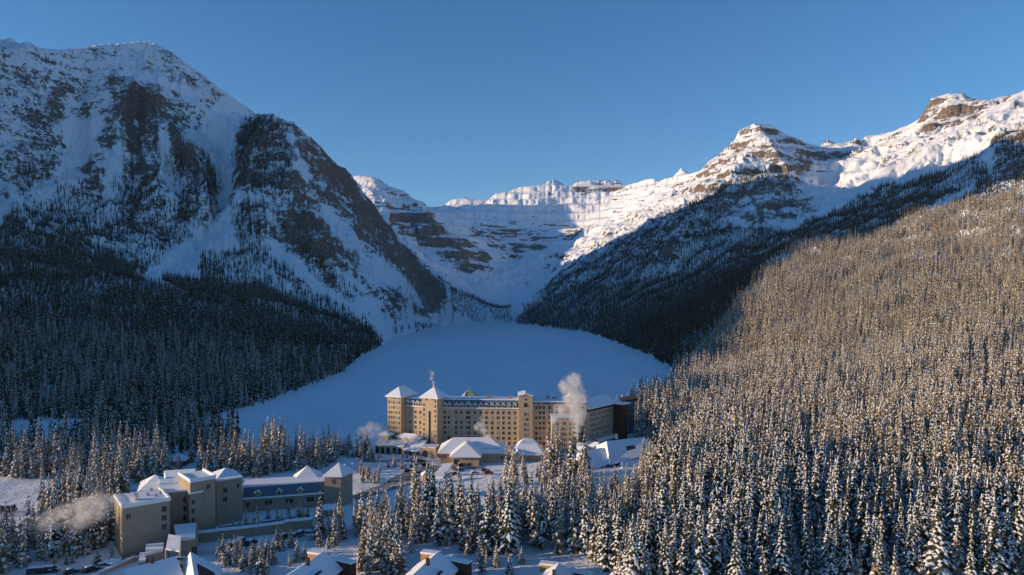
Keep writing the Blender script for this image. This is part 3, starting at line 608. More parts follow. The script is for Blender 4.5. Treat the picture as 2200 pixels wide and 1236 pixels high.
class MB:                                        # collects faces, then links them as one mesh object
    def __init__(s): s.V, s.F, s.M = [], [], []
    def add(s, V, Fc, m=0):
        k = len(s.V); s.V += [tuple(v) for v in V]; s.F += [tuple(i + k for i in f) for f in Fc]; s.M += [m] * len(Fc); return s
    def prism(s, fp, z0, z1, m=0):
        n = len(fp); A = sum(fp[i][0] * fp[(i + 1) % n][1] - fp[(i + 1) % n][0] * fp[i][1] for i in range(n))
        if A < 0: fp = fp[::-1]
        z0s = z0 if isinstance(z0, (list, tuple)) else [z0] * n
        V = [(p[0], p[1], z0) for p in fp] + [(p[0], p[1], z1) for p in fp]
        return s.add(V, [tuple(range(n))[::-1], tuple(range(n, 2 * n))] + [(i, (i + 1) % n, n + (i + 1) % n, n + i) for i in range(n)], m)
    def box(s, c, ax, ay, hx, hy, z0, z1, m=0):
        c, ax, ay = V3(c[:2]), V3(ax[:2]), V3(ay[:2])
        return s.prism([c - ax * hx - ay * hy, c + ax * hx - ay * hy, c + ax * hx + ay * hy, c - ax * hx + ay * hy], z0, z1, m)
    def slab(s, P, th, m=0, mu=None):            # thick sheet over a planar polygon
        P = [V3(p) for p in P]; n = len(P); V = P + [p - V3((0, 0, th)) for p in P]
        nrm = (P[1] - P[0]).cross(P[2] - P[0]); top = tuple(range(n)) if nrm.z > 0 else tuple(range(n))[::-1]; bot = tuple(i + n for i in top[::-1])
        s.add(V, [top], m); k = len(s.V) - 2 * n
        s.F.append(tuple(k + i for i in bot)); s.M.append(m if mu is None else mu)
        for i in range(n):
            a, b = top[i], top[(i + 1) % n]; s.F.append((k + a, k + a + n, k + b + n, k + b)); s.M.append(m)
        return s
    def build(s, name, mats, parent=None, smooth=False, loc=None):
        me = bpy.data.meshes.new(name); off = V3(rootof(parent).location) if parent else (V3(loc) if loc else V3((0, 0, 0)))
        me.from_pydata([tuple(V3(v) - off) for v in s.V], [], s.F)
        for m in ([mats] if isinstance(mats, str) else mats): me.materials.append(MATS[m])
        me.polygons.foreach_set('material_index', s.M)
        if smooth: me.polygons.foreach_set('use_smooth', [True] * len(me.polygons))
        me.update(); o = bpy.data.objects.new(name, me); COL.objects.link(o)
        if parent: o.parent = parent
        else: o.location = off
        return o
def XY(px, d): return V3(WX(px, d))
WIN = {}
def window_mesh(w, h, kind):
    key = (round(w, 2), round(h, 2), kind)
    if key in WIN: return WIN[key]
    b = MB(); e = .12                            # local: x along the wall, -y outwards, origin at the window's centre
    X, Y = V3((1, 0)), V3((0, 1))
    b.box((0, -.02), X, Y, w / 2, .04, -h / 2, h / 2, 1)
    b.box((0, -.06), X, Y, w / 2 + e, .08, -h / 2 - e, -h / 2, 0); b.box((0, -.06), X, Y, w / 2 + e, .08, h / 2, h / 2 + e, 0)
    for s_ in (-1, 1): b.box((s_ * (w / 2 + e / 2), -.05), X, Y, e / 2, .07, -h / 2, h / 2, 0)
    b.box((0, -.05), X, Y, .04, .04, -h / 2, h / 2, 0)
    me = bpy.data.meshes.new('window'); me.from_pydata(b.V, [], b.F)
    for m in ('window_frame', {'dark': 'glass_dark', 'blind': 'window_glare'}[kind]): me.materials.append(MATS[m])
    me.polygons.foreach_set('material_index', b.M); me.update(); WIN[key] = me; return me
WR = random.Random(5)
def put_window(parent, A, B, t, z, w=1.3, h=1.75, blind=.3, name='window'):
    A, B = V3(A), V3(B); p = A + (B - A) * t; d = (B - A).normalized(); r = rootof(parent).location
    n = V3((d.y, -d.x))
    if n.dot(-p) < 0: d = -d; n = -n             # face the side that looks towards the camera
    o = bpy.data.objects.new(name, window_mesh(w, h, 'blind' if WR.random() < blind else 'dark')); COL.objects.link(o); o.parent = parent
    o.location = (p.x - r.x, p.y - r.y, z - r.z); o.rotation_euler = (0, 0, math.atan2(d.y, d.x)); return o
def wall_t(A, B, px):                            # where a sight line at a photo column meets the wall
    A, B = V3(A), V3(B); k = (px - CX) / F; D = B - A; return (k * A.y - A.x) / (D.x - k * D.y)
def win_rows(parent, A, B, cols, zs, **kw):
    for c in cols:
        t = wall_t(A, B, c)
        for z_ in zs: put_window(parent, A, B, t, z_, **kw)
def hip(b, fp, z0, z1, r0, r1, th=.45, m=0, mu=None, over=0.8):
    """four-cornered hip roof: fp corners in order, ridge r0-r1 at height z1 (r0 nearest the fp[0]-fp[3] side)"""
    c = sum((V3(p) for p in fp), V3((0, 0))) / 4; q = [V3(p) + (V3(p) - c).normalized() * over for p in fp]
    q = [V3((p.x, p.y, z0)) for p in q]; a, e = V3((r0[0], r0[1], z1)), V3((r1[0], r1[1], z1))
    same = (a - e).length < .01
    if same:
        for i in range(4): b.slab([q[i], q[(i + 1) % 4], a], th, m, mu)
    else:
        b.slab([q[0], q[1], e, a], th, m, mu); b.slab([q[2], q[3], a, e], th, m, mu); b.slab([q[3], q[0], a], th, m, mu); b.slab([q[1], q[2], e], th, m, mu)
    return b
SN = ['snow', 'dark_timber']

# ---------------------------------------------------------------- the hotel on the lake shore
hb = V3((0, 404, 2.3)); hotel = thing('grand_hotel', 'long tan stone hotel with snowy towers on the near shore of the frozen lake', 'hotel', hb)
a24 = radians(24); U, Vb = V3((-cos(a24), sin(a24))), V3((sin(a24), cos(a24)))
P0 = V3((-44.1, 402.0)); z0 = 1.0; FLO = [29.6 - 3.03 * k for k in range(9)]
def quadfp(p, du, dv): return [p, p + U * du, p + U * du + Vb * dv, p + Vb * dv]
# main tower
fp = quadfp(P0, 10.3, 10.3); t1 = MB().prism(fp, z0, 35.6).build('main_tower', 'hotel_wall', hotel)
r = MB(); cc = P0 + U * 5.15 + Vb * 5.15; hip(r, fp, 35.4, 41.2, cc, cc, .5, 0, 1, 1.9); r.build('tower_roof', SN, hotel)
MB().box(P0 + U * 5.15 - Vb * .0, U, Vb, .45, .35, 7, 27.3).build('stair_slot', 'glass_dark', t1)
MB().box(P0 + U * 5.15 + Vb * .0, U, Vb, 2.2, .12, 31.2, 32.3).build('carved_band', 'stone_base', t1)
for k in range(9):
    put_window(t1, P0, P0 + U * 10.3, .87, 30.8 - 2.9 * k, w=.9, h=1.5); put_window(t1, P0, P0 + U * 10.3, .12, 33.2 - 2.9 * k, w=.9, h=1.5)
for tt in (.3, .7): put_window(t1, P0, P0 + U * 10.3, tt, 34.2, w=1.1, h=1.0)
# left tower
Q = P0 + U * 24.4 - Vb * 1.2; fp = quadfp(Q, 9.6, 16); t2 = MB().prism(fp, z0, 35.0).build('end_tower', 'hotel_wall', hotel)
r = MB(); hip(r, [fp[0], fp[3], fp[2], fp[1]], 34.9, 40.2, Q + U * 4.8 + Vb * 5, Q + U * 4.8 + Vb * 11, .5, 0, 1, 1.7); r.build('tower_roof', SN, hotel)
for k in range(8):
    for tt in (.12, .33, .52, .70, .88): put_window(t2, Q, Q + U * 9.6, tt, 31.2 - 3.05 * k, w=.85, h=1.5)
for tt in (.15, .45, .62): put_window(t2, Q, Q + U * 9.6, tt, 33.9, w=1.2, h=.9)
MB().prism(quadfp(Q - U * .25 - Vb * .25, 10.1, 16.4), 32.3, 32.6).build('cornice', 'stone_base', t2)
# wing between the towers
A = P0 + U * 10.3 + Vb * 3; B = P0 + U * 24.4 + Vb * 3
w1 = MB().prism([A, B, B + Vb * 13, A + Vb * 13], z0, 28.9).build('west_wing', 'hotel_wall', hotel)
def mansard(A, B, zb, zt_, back, depth, parent, name='mansard_roof'):
    A, B = V3(A), V3(B); D = (B - A).normalized(); n = V3((-D.y, D.x)); n = n if n.dot(A) > 0 else -n
    b = MB(); b.slab([(*(A - n * .4), zb), (*(B - n * .4), zb), (*(B + n * back), zt_), (*(A + n * back), zt_)], .3)
    m_ = b.build(name, 'slate_blue', parent)
    MB().slab([(*(A + n * (back - .2)), zt_ + .35), (*(B + n * (back - .2)), zt_ + .35), (*(B + n * depth), zt_ + .35), (*(A + n * depth), zt_ + .35)], .5).build('snow_cover', 'snow', parent)
    MB().slab([(*(A - n * .7), zb + .28), (*(B - n * .7), zb + .28), (*(B + n * .25), zb + .75), (*(A + n * .25), zb + .75)], .35).build('snow_ledge', 'snow', parent)
    return m_, n
def dormer(parent, A, B, t, zb, n, w=2.2, h=2.3, deep=2.2, wall='hotel_wall'):
    p = V3(A) + (V3(B) - V3(A)) * t; D = (V3(B) - V3(A)).normalized(); b = MB(); q = p - n * .35
    b.prism([q - D * w / 2, q + D * w / 2, q + D * w / 2 + n * deep, q - D * w / 2 + n * deep], zb, zb + h, 0)
    e = .3; ap = zb + h + w * .55
    for s_ in (-1, 1):
        b.slab([(*(q - n * e + D * s_ * (w / 2 + e)), zb + h - .15), (*(q - n * e), ap), (*(q + n * deep), ap), (*(q + n * deep + D * s_ * (w / 2 + e)), zb + h - .15)], .28, 1)
    b.add([(*(q - D * w / 2), zb + h), (*(q + D * w / 2), zb + h), (*q, ap - .3)], [(0, 1, 2)], 0)
    o = b.build('dormer', [wall, 'snow'], parent)
    win = put_window(o, q - D * w / 2, q + D * w / 2, .5, zb + h * .55, w=w * .42, h=h * .62, blind=.1); return o
ms, n_ = mansard(A, B, 28.9, 33.2, 2.4, 12.5, hotel)
for tt in (.12, .37, .62, .87): dormer(hotel, A, B, tt, 29.1, n_)
win_rows(w1, A, B, [881.5, 892.5, 903], [25.6 - 3.05 * k for k in range(7)]); 
# lake-side main facade
FA, FB = V3((-41.6, 407.6)), V3((4.3, 404.8)); D1 = (FB - FA).normalized(); n1 = V3((-D1.y, D1.x))
f1 = MB().prism([FA, FB, FB + n1 * 14, FA + n1 * 14], z0, 28.6).build('main_facade', 'hotel_wall', hotel)
ms, n_ = mansard(FA, FB, 28.6, 33.4, 2.4, 13.5, hotel)
cols = [955.5, 964.3, 980.3, 991.3, 1003.4, 1008.3, 1020.3, 1032.8, 1044.7, 1056.8, 1069.3, 1081.2, 1093.3, 1105.8]
win_rows(f1, FA, FB, cols, [26.1 - 3.02 * k for k in range(7)])
for c in cols:
    if c in (1003.4, 1008.3): continue
    dormer(hotel, FA, FB, wall_t(FA, FB, c), 28.8, n_, 2.1, 2.0)
dormer(hotel, FA, FB, wall_t(FA, FB, 1005.8), 28.8, n_, 3.4, 2.1)
MB().box(FA + D1 * 23.1 - n1 * .1, D1, n1, 23.1, .15, 28.2, 28.55).build('cornice', 'stone_base', f1)
# gabled centre block
GA, GB = XY(1114.5, 401.8), XY(1144, 401.8)
gb = MB().prism([GA, GB, GB + V3((0, 15)), GA + V3((0, 15))], z0, 37.0).build('centre_block', 'hotel_wall', hotel)
b = MB(); gm = (GA + GB) / 2
b.slab([(GA.x - .5, GA.y - .5, 37.0), (gm.x, gm.y - .5, 38.0), (gm.x, gm.y + 15, 38.0), (GA.x - .5, GA.y + 15, 37.0)], .5); b.slab([(GB.x + .5, GA.y - .5, 37.0), (gm.x, gm.y - .5, 38.0), (gm.x, gm.y + 15, 38.0), (GB.x + .5, GA.y + 15, 37.0)], .5); b.build('block_roof', 'snow', hotel)
def arch_mesh(parent, c, D, w, zb, h, name, mat, n=9, th=.12):
    b = MB(); D = V3(D); nn = V3((D.y, -D.x)); nn = nn if nn.dot(V3(c)) < 0 else -nn; P = []
    for i in range(n + 1):
        a = pi * i / n; P.append((w / 2 * cos(a), zb + h - w / 2 + w / 2 * sin(a)))
    P = [(w / 2, zb)] + P + [(-w / 2, zb)]; k = len(P)
    fr = [(*(V3(c) + D * x + nn * th), z_) for x, z_ in P]; bk = [(*(V3(c) + D * x - nn * .05), z_) for x, z_ in P]
    b.add(fr + bk, [tuple(range(k))] + [(i, (i + 1) % k, k + (i + 1) % k, k + i) for i in range(k)]); return b.build(name, mat, parent)
arch_mesh(gb, gm, (1, 0), 2.0, 30.0, 2.6, 'arched_window', 'glass_dark')
arch_mesh(gb, gm, (1, 0), 1.0, 34.0, 1.3, 'gable_window', 'glass_dark')
win_rows(gb, GA, GB, [1127.3, 1132.6], [25.9 - 3.05 * k for k in range(8)], w=.9)
# right part of the facade
RA, RB = V3((12.2, 404.2)), V3((44.0, 403.0)); D2 = (RB - RA).normalized(); n2 = V3((-D2.y, D2.x))
f2 = MB().prism([RA, RB, RB + n2 * 14, RA + n2 * 14], z0, 31.4).build('east_facade', 'hotel_wall', hotel)
MB().slab([(*(RA - n2 * .3), 33.2), (*(RB - n2 * .3), 33.2), (*(RB + n2 * 14), 33.9), (*(RA + n2 * 14), 33.9)], .5).build('snow_cover', 'snow', hotel)
MB().prism([RA + n2 * .3, RB + n2 * .3, RB + n2 * 2, RA + n2 * 2], 31.4, 32.8).build('attic_band', 'slate_blue', hotel)
for k in range(9): put_window(f2, RA + n2 * .3, RB + n2 * .3, .06 + .1 * k, 32.1, w=1.5, h=.8, blind=.9)
cols2 = [1152.5, 1160.5, 1168.5, 1180.5, 1196, 1206, 1250]
win_rows(f2, RA, RB, cols2, [29.4 - 3.05 * k for k in range(8)])
for px_, w_ in ((1048, 1.0), (1054, .9), (1096, 1.2), (1177, 1.0), (1192, 1.4), (1262, 1.0)):
    p = XY(px_, 412); MB().box(p, (1, 0), (0, 1), w_, .8, 33.2, 35.6).build('roof_vent', 'metal_grey', hotel)
# lower block in front
LA, LB = XY(1186, 391.5), XY(1242, 391.5)
lb = MB().prism([LA, LB, LB + V3((0, 11.5)), LA + V3((0, 11.5))], z0, 25.6).build('low_block', 'hotel_wall', hotel)
MB().slab([(LA.x - .5, LA.y - .5, 26.1), (LB.x + .5, LB.y - .5, 26.1), (LB.x + .5, LB.y + 11.3, 26.1), (LA.x - .5, LA.y + 11.3, 26.1)], .5).build('snow_cover', 'snow', hotel)
win_rows(lb, LA, LB, [1196, 1208.5, 1213, 1224, 1234], [22.2 - 3.05 * k for k in range(5)], w=.9)
# angled right wing and the dark end block
WA, WB = V3((44.2, 404)), V3((63.2, 427)); D3 = (WB - WA).normalized(); n3 = V3((-D3.y, D3.x))
f3 = MB().prism([WA, WB, WB + n3 * 13, WA + n3 * 13], z0, 28.2).build('angled_wing', 'hotel_wall', hotel)
b = MB(); b.slab([(*(WA - n3 * 1.2), 28.6), (*(WB - n3 * 1.2 + D3 * 2), 28.6), (*(WB + n3 * 6 + D3 * 2), 33.4), (*(WA + n3 * 6), 33.4)], .5, 0, 1); b.slab([(*(WA + n3 * 13.5), 28.6), (*(WB + n3 * 13.5), 28.6), (*(WB + n3 * 6), 33.4), (*(WA + n3 * 6), 33.4)], .5, 0, 1); b.build('wing_roof', SN, hotel)
MB().prism([WA - n3 * .15, WB - n3 * .15, WB + n3 * .3, WA + n3 * .3], 26.6, 28.0).build('eaves_band', 'dark_timber', f3)
win_rows(f3, WA, WB, [1269 + 4.8 * k for k in range(10)], [24.6 - 3.2 * k for k in range(5)], w=1.0)
MB().slab([(*(WA - n3 * 1 + D3 * 8), 9.6), (*(WB - n3 * 1), 9.6), (*(WB - n3 * 4), 8.6), (*(WA - n3 * 4 + D3 * 8), 8.6)], .4).build('porch_roof', 'snow', hotel)
e = [WB, WB - n3 * 6, WB - n3 * 6 + D3 * 7, WB + D3 * 7 + n3 * 4]
eb = MB().prism(e, z0, 28.0).build('end_block', 'dark_timber', hotel)  # shadowed wall: the shade is put into its dark colour
MB().slab([(*(WB - n3 * 8.0 - D3 * .5), 28.9), (*(WB - n3 * 8.0 + D3 * 8), 28.9), (*(WB + D3 * 8 + n3 * 3), 28.9), (*(WB - D3 * .5 + n3 * .4), 28.9)], .7).build('end_roof', 'snow', hotel)
EA, EB = XY(1337, 446), XY(1366, 452)
fb_ = MB().prism([EA, EB, EB + V3((2, 14)), EA + V3((2, 14))], z0, 26.4).build('glass_block', 'slate_blue', hotel)
MB().slab([(EA.x - 1, EA.y - 1, 27.3), (EB.x + 1, EB.y - 1, 28.3), (EB.x + 2, EB.y + 14, 28.3), (EA.x, EA.y + 14, 27.3)], .9, 0, 1).build('end_roof', ['dark_timber', 'dark_timber'], hotel)
win_rows(fb_, EA, EB, [1342, 1348, 1354, 1360], [23 - 3.2 * k for k in range(5)], w=1.3, h=2.2, blind=0)
# pyramid roofs on the lake side
for px_, d_, hw, za, apx in ((1008, 428, 5.6, 37.6, 'copper_green'), (1236, 425, 5.8, 38.6, 'snow')):
    c = XY(px_, d_); q = [c + V3((-hw, -hw)), c + V3((hw, -hw)), c + V3((hw, hw)), c + V3((-hw, hw))]
    MB().prism(q, 20, 31.6).build('lakeside_tower', 'hotel_wall', hotel)
    b = MB(); hip(b, q, 31.4, za, c, c, .35, 0, 0, 1.2)
    if apx == 'copper_green':
        ro = b.build('pyramid_roof', 'copper_green', hotel)
        b = MB(); b.slab([(c.x - hw - .5, c.y - hw - .9, 31.9), (c.x - .8, c.y - .6, za - .9), (c.x - 2.2, c.y - 3.0, za - 2.4), (c.x - 2.5, c.y - hw - .9, 31.9)], .25); b.build('snow_patch', 'snow', hotel)
        MB().prism([c + V3((-.5, -.5)), c + V3((.5, -.5)), c + V3((.5, .5)), c + V3((-.5, .5))], za - .6, za + .9).build('finial', 'copper_green', hotel)
    else: b.build('pyramid_roof', 'snow', hotel)
for p_ in (cc,): MB().box(p_, U, Vb, .5, .5, 40.6, 42.6).build('chimney', 'stone_base', hotel)
# arcade and canopies at the foot of the towers
aA, aB = XY(806, 403), XY(868, 398.5); Da = (aB - aA).normalized(); na = V3((-Da.y, Da.x))
ar = MB().prism([aA, aB, aB + na * 9, aA + na * 9], z0, 7.6).build('arcade', 'stone_base', hotel)
MB().slab([(*(aA - na * .8 - Da), 8.0), (*(aB - na * .8), 8.0), (*(aB + na * 9), 9.6), (*(aA + na * 9 - Da), 9.6)], .6).build('snow_cover', 'snow', hotel)
for px_ in (811, 822, 834, 847.5, 859): arch_mesh(ar, aA + (aB - aA) * wall_t(aA, aB, px_), Da, 2.3, 2.4, 4.2, 'arch', 'glass_dark')
bA, bB = XY(868, 398), XY(903, 394.5); Db = (bB - bA).normalized(); nb = V3((-Db.y, Db.x))
br_ = MB().prism([bA, bB, bB + nb * 10, bA + nb * 10], z0, 6.0).build('low_range', 'stone_base', hotel)
MB().slab([(*(bA - nb * 1.2), 6.0), (*(bB - nb * 1.2), 6.0), (*(bB + nb * 9), 10.4), (*(bA + nb * 9), 10.4)], .5, 0, 1).build('lean_to_roof', SN, hotel)
for px_ in (873, 881, 889, 897): arch_mesh(br_, bA + (bB - bA) * wall_t(bA, bB, px_), Db, 2.0, 2.4, 3.0, 'arch', 'glass_dark')
cA, cB = XY(903, 393.5), XY(936, 391.5); Dc = (cB - cA).normalized(); nc = V3((-Dc.y, Dc.x))
cr_ = MB().prism([cA, cB, cB + nc * 9, cA + nc * 9], z0, 8.2).build('entrance_block', 'hotel_wall', hotel)
MB().slab([(*(cA - nc * .4), 8.6), (*(cB - nc * .4), 8.6), (*(cB + nc * 8.5), 8.6), (*(cA + nc * 8.5), 8.6)], .45).build('snow_cover', 'snow', hotel)
arch_mesh(cr_, cA + (cB - cA) * .3, Dc, 3.2, 2.3, 4.4, 'arch', 'glass_dark')
for q_, (dx_, dz_) in ((A + (B - A) * .52 - Vb * 4.5, (7.2, 12.2)), (Q + U * 8.5 - Vb * 3.5, (3.2, 13.2))):
    b = MB(); q = [q_ - U * dx_ - Vb * 2.2, q_ + U * dx_ - Vb * 2.2, q_ + U * dx_ + Vb * 3.2, q_ - U * dx_ + Vb * 3.2]
    b.prism([p * 1.0 for p in q], z0, dz_ - 1.0, 1); hip(b, [q[1], q[0], q[3], q[2]], dz_ - .8, dz_ + 1.2, q_ + U * (dx_ - 3), q_ - U * (dx_ - 3), .4, 0, 1, 1.4); b.build('bay_roof', ['snow', 'stone_base'], hotel)

# ---------------------------------------------------------------- pavilions and low buildings in front of the hotel
def rect_fp(x0, x1, y0, y1): return [V3((x0, y0)), V3((x1, y0)), V3((x1, y1)), V3((x0, y1))]
pv = thing('pavilion', 'large snow roofed pavilion with a pointed front hip before the hotel', 'pavilion', (-22, 375, 3))
w = MB().prism(rect_fp(-39.2, -4.2, 373, 394), 1, 10.2).build('wall', 'hotel_wall', pv)
b = MB(); hip(b, [V3((-39.4, 372.5)), V3((-4, 372.5)), V3((-4, 395)), V3((-39.4, 395))], 9.9, 15.9, (-32.5, 384), (-12.3, 384), .5, 0, 1, 1.6); b.build('roof', SN, pv)
w2 = MB().prism(rect_fp(-31.4, -17.6, 363.5, 372.9), 1, 9.6).build('front_wing', 'hotel_wall', pv)
b = MB(); wz = 9.9; ap = V3((-24.8, 371.5, 15.4)); e_ = [V3((-33.2, 362, wz)), V3((-16.4, 362, wz)), V3((-16.0, 376, wz)), V3((-33.6, 376, wz))]; bk = V3((-24.8, 380, 15.4))
b.slab([e_[0], e_[1], ap], .5, 0, 1); b.slab([e_[1], e_[2], bk, ap], .5, 0, 1); b.slab([e_[3], e_[0], ap, bk], .5, 0, 1); b.build('front_roof', SN, pv)
for px_ in (945, 951, 957): put_window(w, (-39.2, 373), (-4.2, 373), wall_t((-39.2, 373), (-4.2, 373), px_), 7.6, w=.9, h=2.0, blind=0)
for px_ in (1068, 1078): put_window(w, (-39.2, 373), (-4.2, 373), wall_t((-39.2, 373), (-4.2, 373), px_), 7.0, w=1.4, h=1.6)
put_window(w2, (-31.4, 363.5), (-17.6, 363.5), .62, 5.2, w=1.5, h=2.4, blind=0, name='door'); put_window(w2, (-31.4, 363.5), (-17.6, 363.5), .12, 7.0, w=2.2, h=2.6, blind=0)
MB().prism(rect_fp(-25.4, -24.2, 371.5, 372.7), 14.6, 16.6).build('chimney', 'snow', pv)
pv = thing('pavilion', 'smaller snow roofed pavilion right of the large one, steep front gablet', 'pavilion', (8, 375, 3))
w = MB().prism(rect_fp(.8, 16.0, 372, 390), 1, 9.6).build('wall', 'annex_wall', pv)
b = MB(); hip(b, [V3((.4, 371.5)), V3((16.4, 371.5)), V3((16.4, 391)), V3((.4, 391))], 9.3, 15.8, (6.5, 381), (11.5, 381), .5, 0, 1, 1.5); b.build('roof', SN, pv)
b = MB(); b.slab([V3((1, 369, 9.2)), V3((3.0, 369, 11.8)), V3((3.0, 376, 11.8)), V3((1, 376, 9.2))], .4); b.slab([V3((5, 369, 9.2)), V3((3.0, 369, 11.8)), V3((3.0, 376, 11.8)), V3((5, 376, 9.2))], .4); b.build('gablet', 'snow', pv)
MB().prism(rect_fp(1.5, 4.5, 369.6, 372), 1, 9.3).build('porch', 'hotel_wall', pv)

def gable_house(name, label, cat, r0, r1, zr, half, drop, z0_, wall='annex_wall', hipped=False, over=.8, ridge_snow='snow', group=None, th=.5):
    """house under a saddle roof: ridge r0-r1 (xy), ridge height, half width, fall to the eaves"""
    r0, r1 = V3(r0), V3(r1); D = (r1 - r0).normalized(); n = V3((D.y, -D.x)); c = (r0 + r1) / 2
    t = thing(name, label, cat, (c.x, c.y, z0_), group)
    w_ = MB(); q = [r0 - n * (half - over), r0 + n * (half - over), r1 + n * (half - over), r1 - n * (half - over)]
    w_.prism(q, z0_ - 2, zr - drop); k = drop * (half - over) / half
    for rr, a, b2 in ((r0, q[0], q[1]), (r1, q[2], q[3])): w_.add([(*a, zr - drop), (*b2, zr - drop), (*rr, zr - .55)], [(0, 1, 2)])
    wo_ = w_.build('wall', wall, t)
    b = MB(); R0, R1 = r0 - D * over, r1 + D * over
    for s_ in (-1, 1): b.slab([(*R0, zr), (*R1, zr), (*(R1 + n * s_ * half), zr - drop), (*(R0 + n * s_ * half), zr - drop)], th, 0, 1)
    ro_ = b.build('roof', SN, t); return t, wo_, ro_, n, D
t, w_, r_, n, D = gable_house('service_building', 'low snow covered service building left of the steam column base', 'building', XY(1246, 386), XY(1262, 380), 12.5, 6, 3.2, 3, 'annex_wall')
t, w_, r_, n, D = gable_house('service_building', 'small snow covered gable building behind the wide blue shaded roof', 'building', XY(1262, 396), XY(1284, 392), 11.5, 4, 2.6, 3.5, 'annex_wall')
bl = thing('boiler_house', 'small flat topped tan block with the big steam column rising from it', 'boiler house', (*XY(1241, 371), 4))
q = [XY(1233, 368), XY(1250, 368), XY(1250, 374), XY(1233, 374)]; MB().prism(q, 1, 10.3).build('wall', 'ochre_timber', bl); MB().prism([p * 1.002 for p in q], 10.3, 10.8).build('snow_cover', 'snow', bl); MB().prism([XY(1236, 370), XY(1239, 370), XY(1239, 371), XY(1236, 371)], 10.8, 12.6).build('flue', 'metal_grey', bl)
# wide lodge with a shaded roof
def roof_lodge(label, pts, zs, z0_, name='lodge', dormer_at=None, group=None):
    """ridge a-b, front eave c-d, back eave mirrored"""
    a, b2, c, d = [V3((*XY(p[0], p[1]), z_)) for p, z_ in zip(pts, zs)]
    ctr = (a + b2 + c + d) / 4; t = thing(name, label, 'building', (ctr.x, ctr.y, z0_), group)
    bk0, bk1 = a * 2 - d, b2 * 2 - c; bk0.z, bk1.z = d.z, c.z; o_ = V3(((a - b2).xy.normalized() * 4.5).to_tuple() + (-.8,)); d, bk0 = d + o_, bk0 + o_
    b = MB(); b.slab([a, b2, c, d], .55, 0, 1); b.slab([b2, a, bk0, bk1], .55, 0, 1); b.slab([a, d, bk0], .55, 0, 1); r_ = b.build('roof', SN, t)
    k = .88; q = [ctr.xy + (p.xy - ctr.xy) * k for p in (bk0, bk1, c, d)]; zt_ = min(c.z, d.z) - .3
    w_ = MB().prism(q, z0_ - 2, zt_); 
    for p, e1, e2 in ((b2, q[1], q[2]),): pp = ctr.xy + (p.xy - ctr.xy) * k; w_.add([(*e1, zt_), (*e2, zt_), (*pp, p.z - .7)], [(0, 1, 2)])
    w_.build('wall', 'dark_timber', t); return t
lg = roof_lodge('wide lodge right of the steam column with a long blue shaded snow roof', [(1303, 371), (1384, 385), (1413, 370), (1326, 352)], [16.4, 15.8, 10.8, 9.8], 5)
MB().prism([XY(1382, 366), XY(1387, 366), XY(1387, 367.5), XY(1382, 367.5)], 13, 15.4).build('roof_hatch', 'dark_timber', lg)
MB().prism([XY(1322, 376), XY(1327, 376), XY(1327, 378), XY(1322, 378)], 16.5, 19).build('chimney', 'stone_base', lg)
roof_lodge('lodge with a square shaded roof below and left of the wide lodge', [(1250, 358), (1294, 368), (1312, 354), (1268, 343)], [13.6, 13.6, 8.6, 8.0], 5)
roof_lodge('low lodge with a shaded snow roof at the foot of the wide lodge', [(1338, 352), (1392, 362), (1404, 350), (1350, 340)], [9.6, 9.8, 6.8, 6.2], 5)

# ---------------------------------------------------------------- annex hotel at lower left
an = thing('annex_hotel', 'long tan annex hotel with a blue mansard wing at lower left', 'hotel', (*XY(480, 262), 4))
A1, A2 = XY(263.5, 231), XY(365, 240); d1 = (A2 - A1).normalized(); m1 = V3((-d1.y, d1.x))
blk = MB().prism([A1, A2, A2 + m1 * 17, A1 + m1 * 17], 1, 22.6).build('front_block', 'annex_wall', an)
MB().slab([(*(A1 - m1 * .3 - d1 * .3), 23.1), (*(A2 - m1 * .3 + d1 * .3), 23.1), (*(A2 + m1 * 17.3 + d1 * .3), 23.1), (*(A1 + m1 * 17.3 - d1 * .3), 23.1)], .6).build('snow_cover', 'snow', an)
pw = MB()
for a_, b_ in ((A1, A2), (A2, A2 + m1 * 17), (A1, A1 + m1 * 17)):
    e1 = (b_ - a_).normalized(); e2 = V3((-e1.y, e1.x)); pw.prism([a_ - e2 * .3, b_ - e2 * .3, b_ + e2 * .3, a_ + e2 * .3], 23.1, 23.7)
pw.build('parapet', 'snow', an)
win_rows(blk, A1, A2, [352.8], [19.9, 16.8, 13.7], w=1.5, h=2.0, blind=0); win_rows(blk, A1, A2, [275.8], [19.4], w=1.3, blind=0)
B1, B2 = XY(362, 251), XY(410, 254); blk = MB().prism([B1, B2, B2 + V3((-4, 16)), B1 + V3((-4, 16))], 1, 22.2).build('recess_block', 'annex_wall', an)
MB().slab([(*(B1 - V3((3, 1))), 22.8), (*(B2 + V3((0, -1))), 22.8), (*(B2 + V3((-4, 17))), 22.8), (*(B1 + V3((-12, 17))), 22.8)], .6).build('snow_cover', 'snow', an)
win_rows(blk, B1, B2, [399.5], [19.0, 15.6, 12.4], w=1.9, h=2.0, blind=0)
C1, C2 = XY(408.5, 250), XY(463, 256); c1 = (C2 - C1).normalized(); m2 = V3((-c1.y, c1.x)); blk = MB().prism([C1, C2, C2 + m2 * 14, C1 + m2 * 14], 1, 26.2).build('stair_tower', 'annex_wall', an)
MB().slab([(*(C1 - m2 * .3), 26.7), (*(C2 - m2 * .3), 26.7), (*(C2 + m2 * 14), 26.7), (*(C1 + m2 * 14), 26.7)], .6).build('snow_cover', 'snow', an)
pw = MB()
for a_, b_ in ((C1, C2), (C2, C2 + m2 * 14), (C1, C1 + m2 * 14)):
    e1 = (b_ - a_).normalized(); e2 = V3((-e1.y, e1.x)); pw.prism([a_ - e2 * .25, b_ - e2 * .25, b_ + e2 * .25, a_ + e2 * .25], 26.7, 27.5)
pw.build('parapet', 'snow', an)
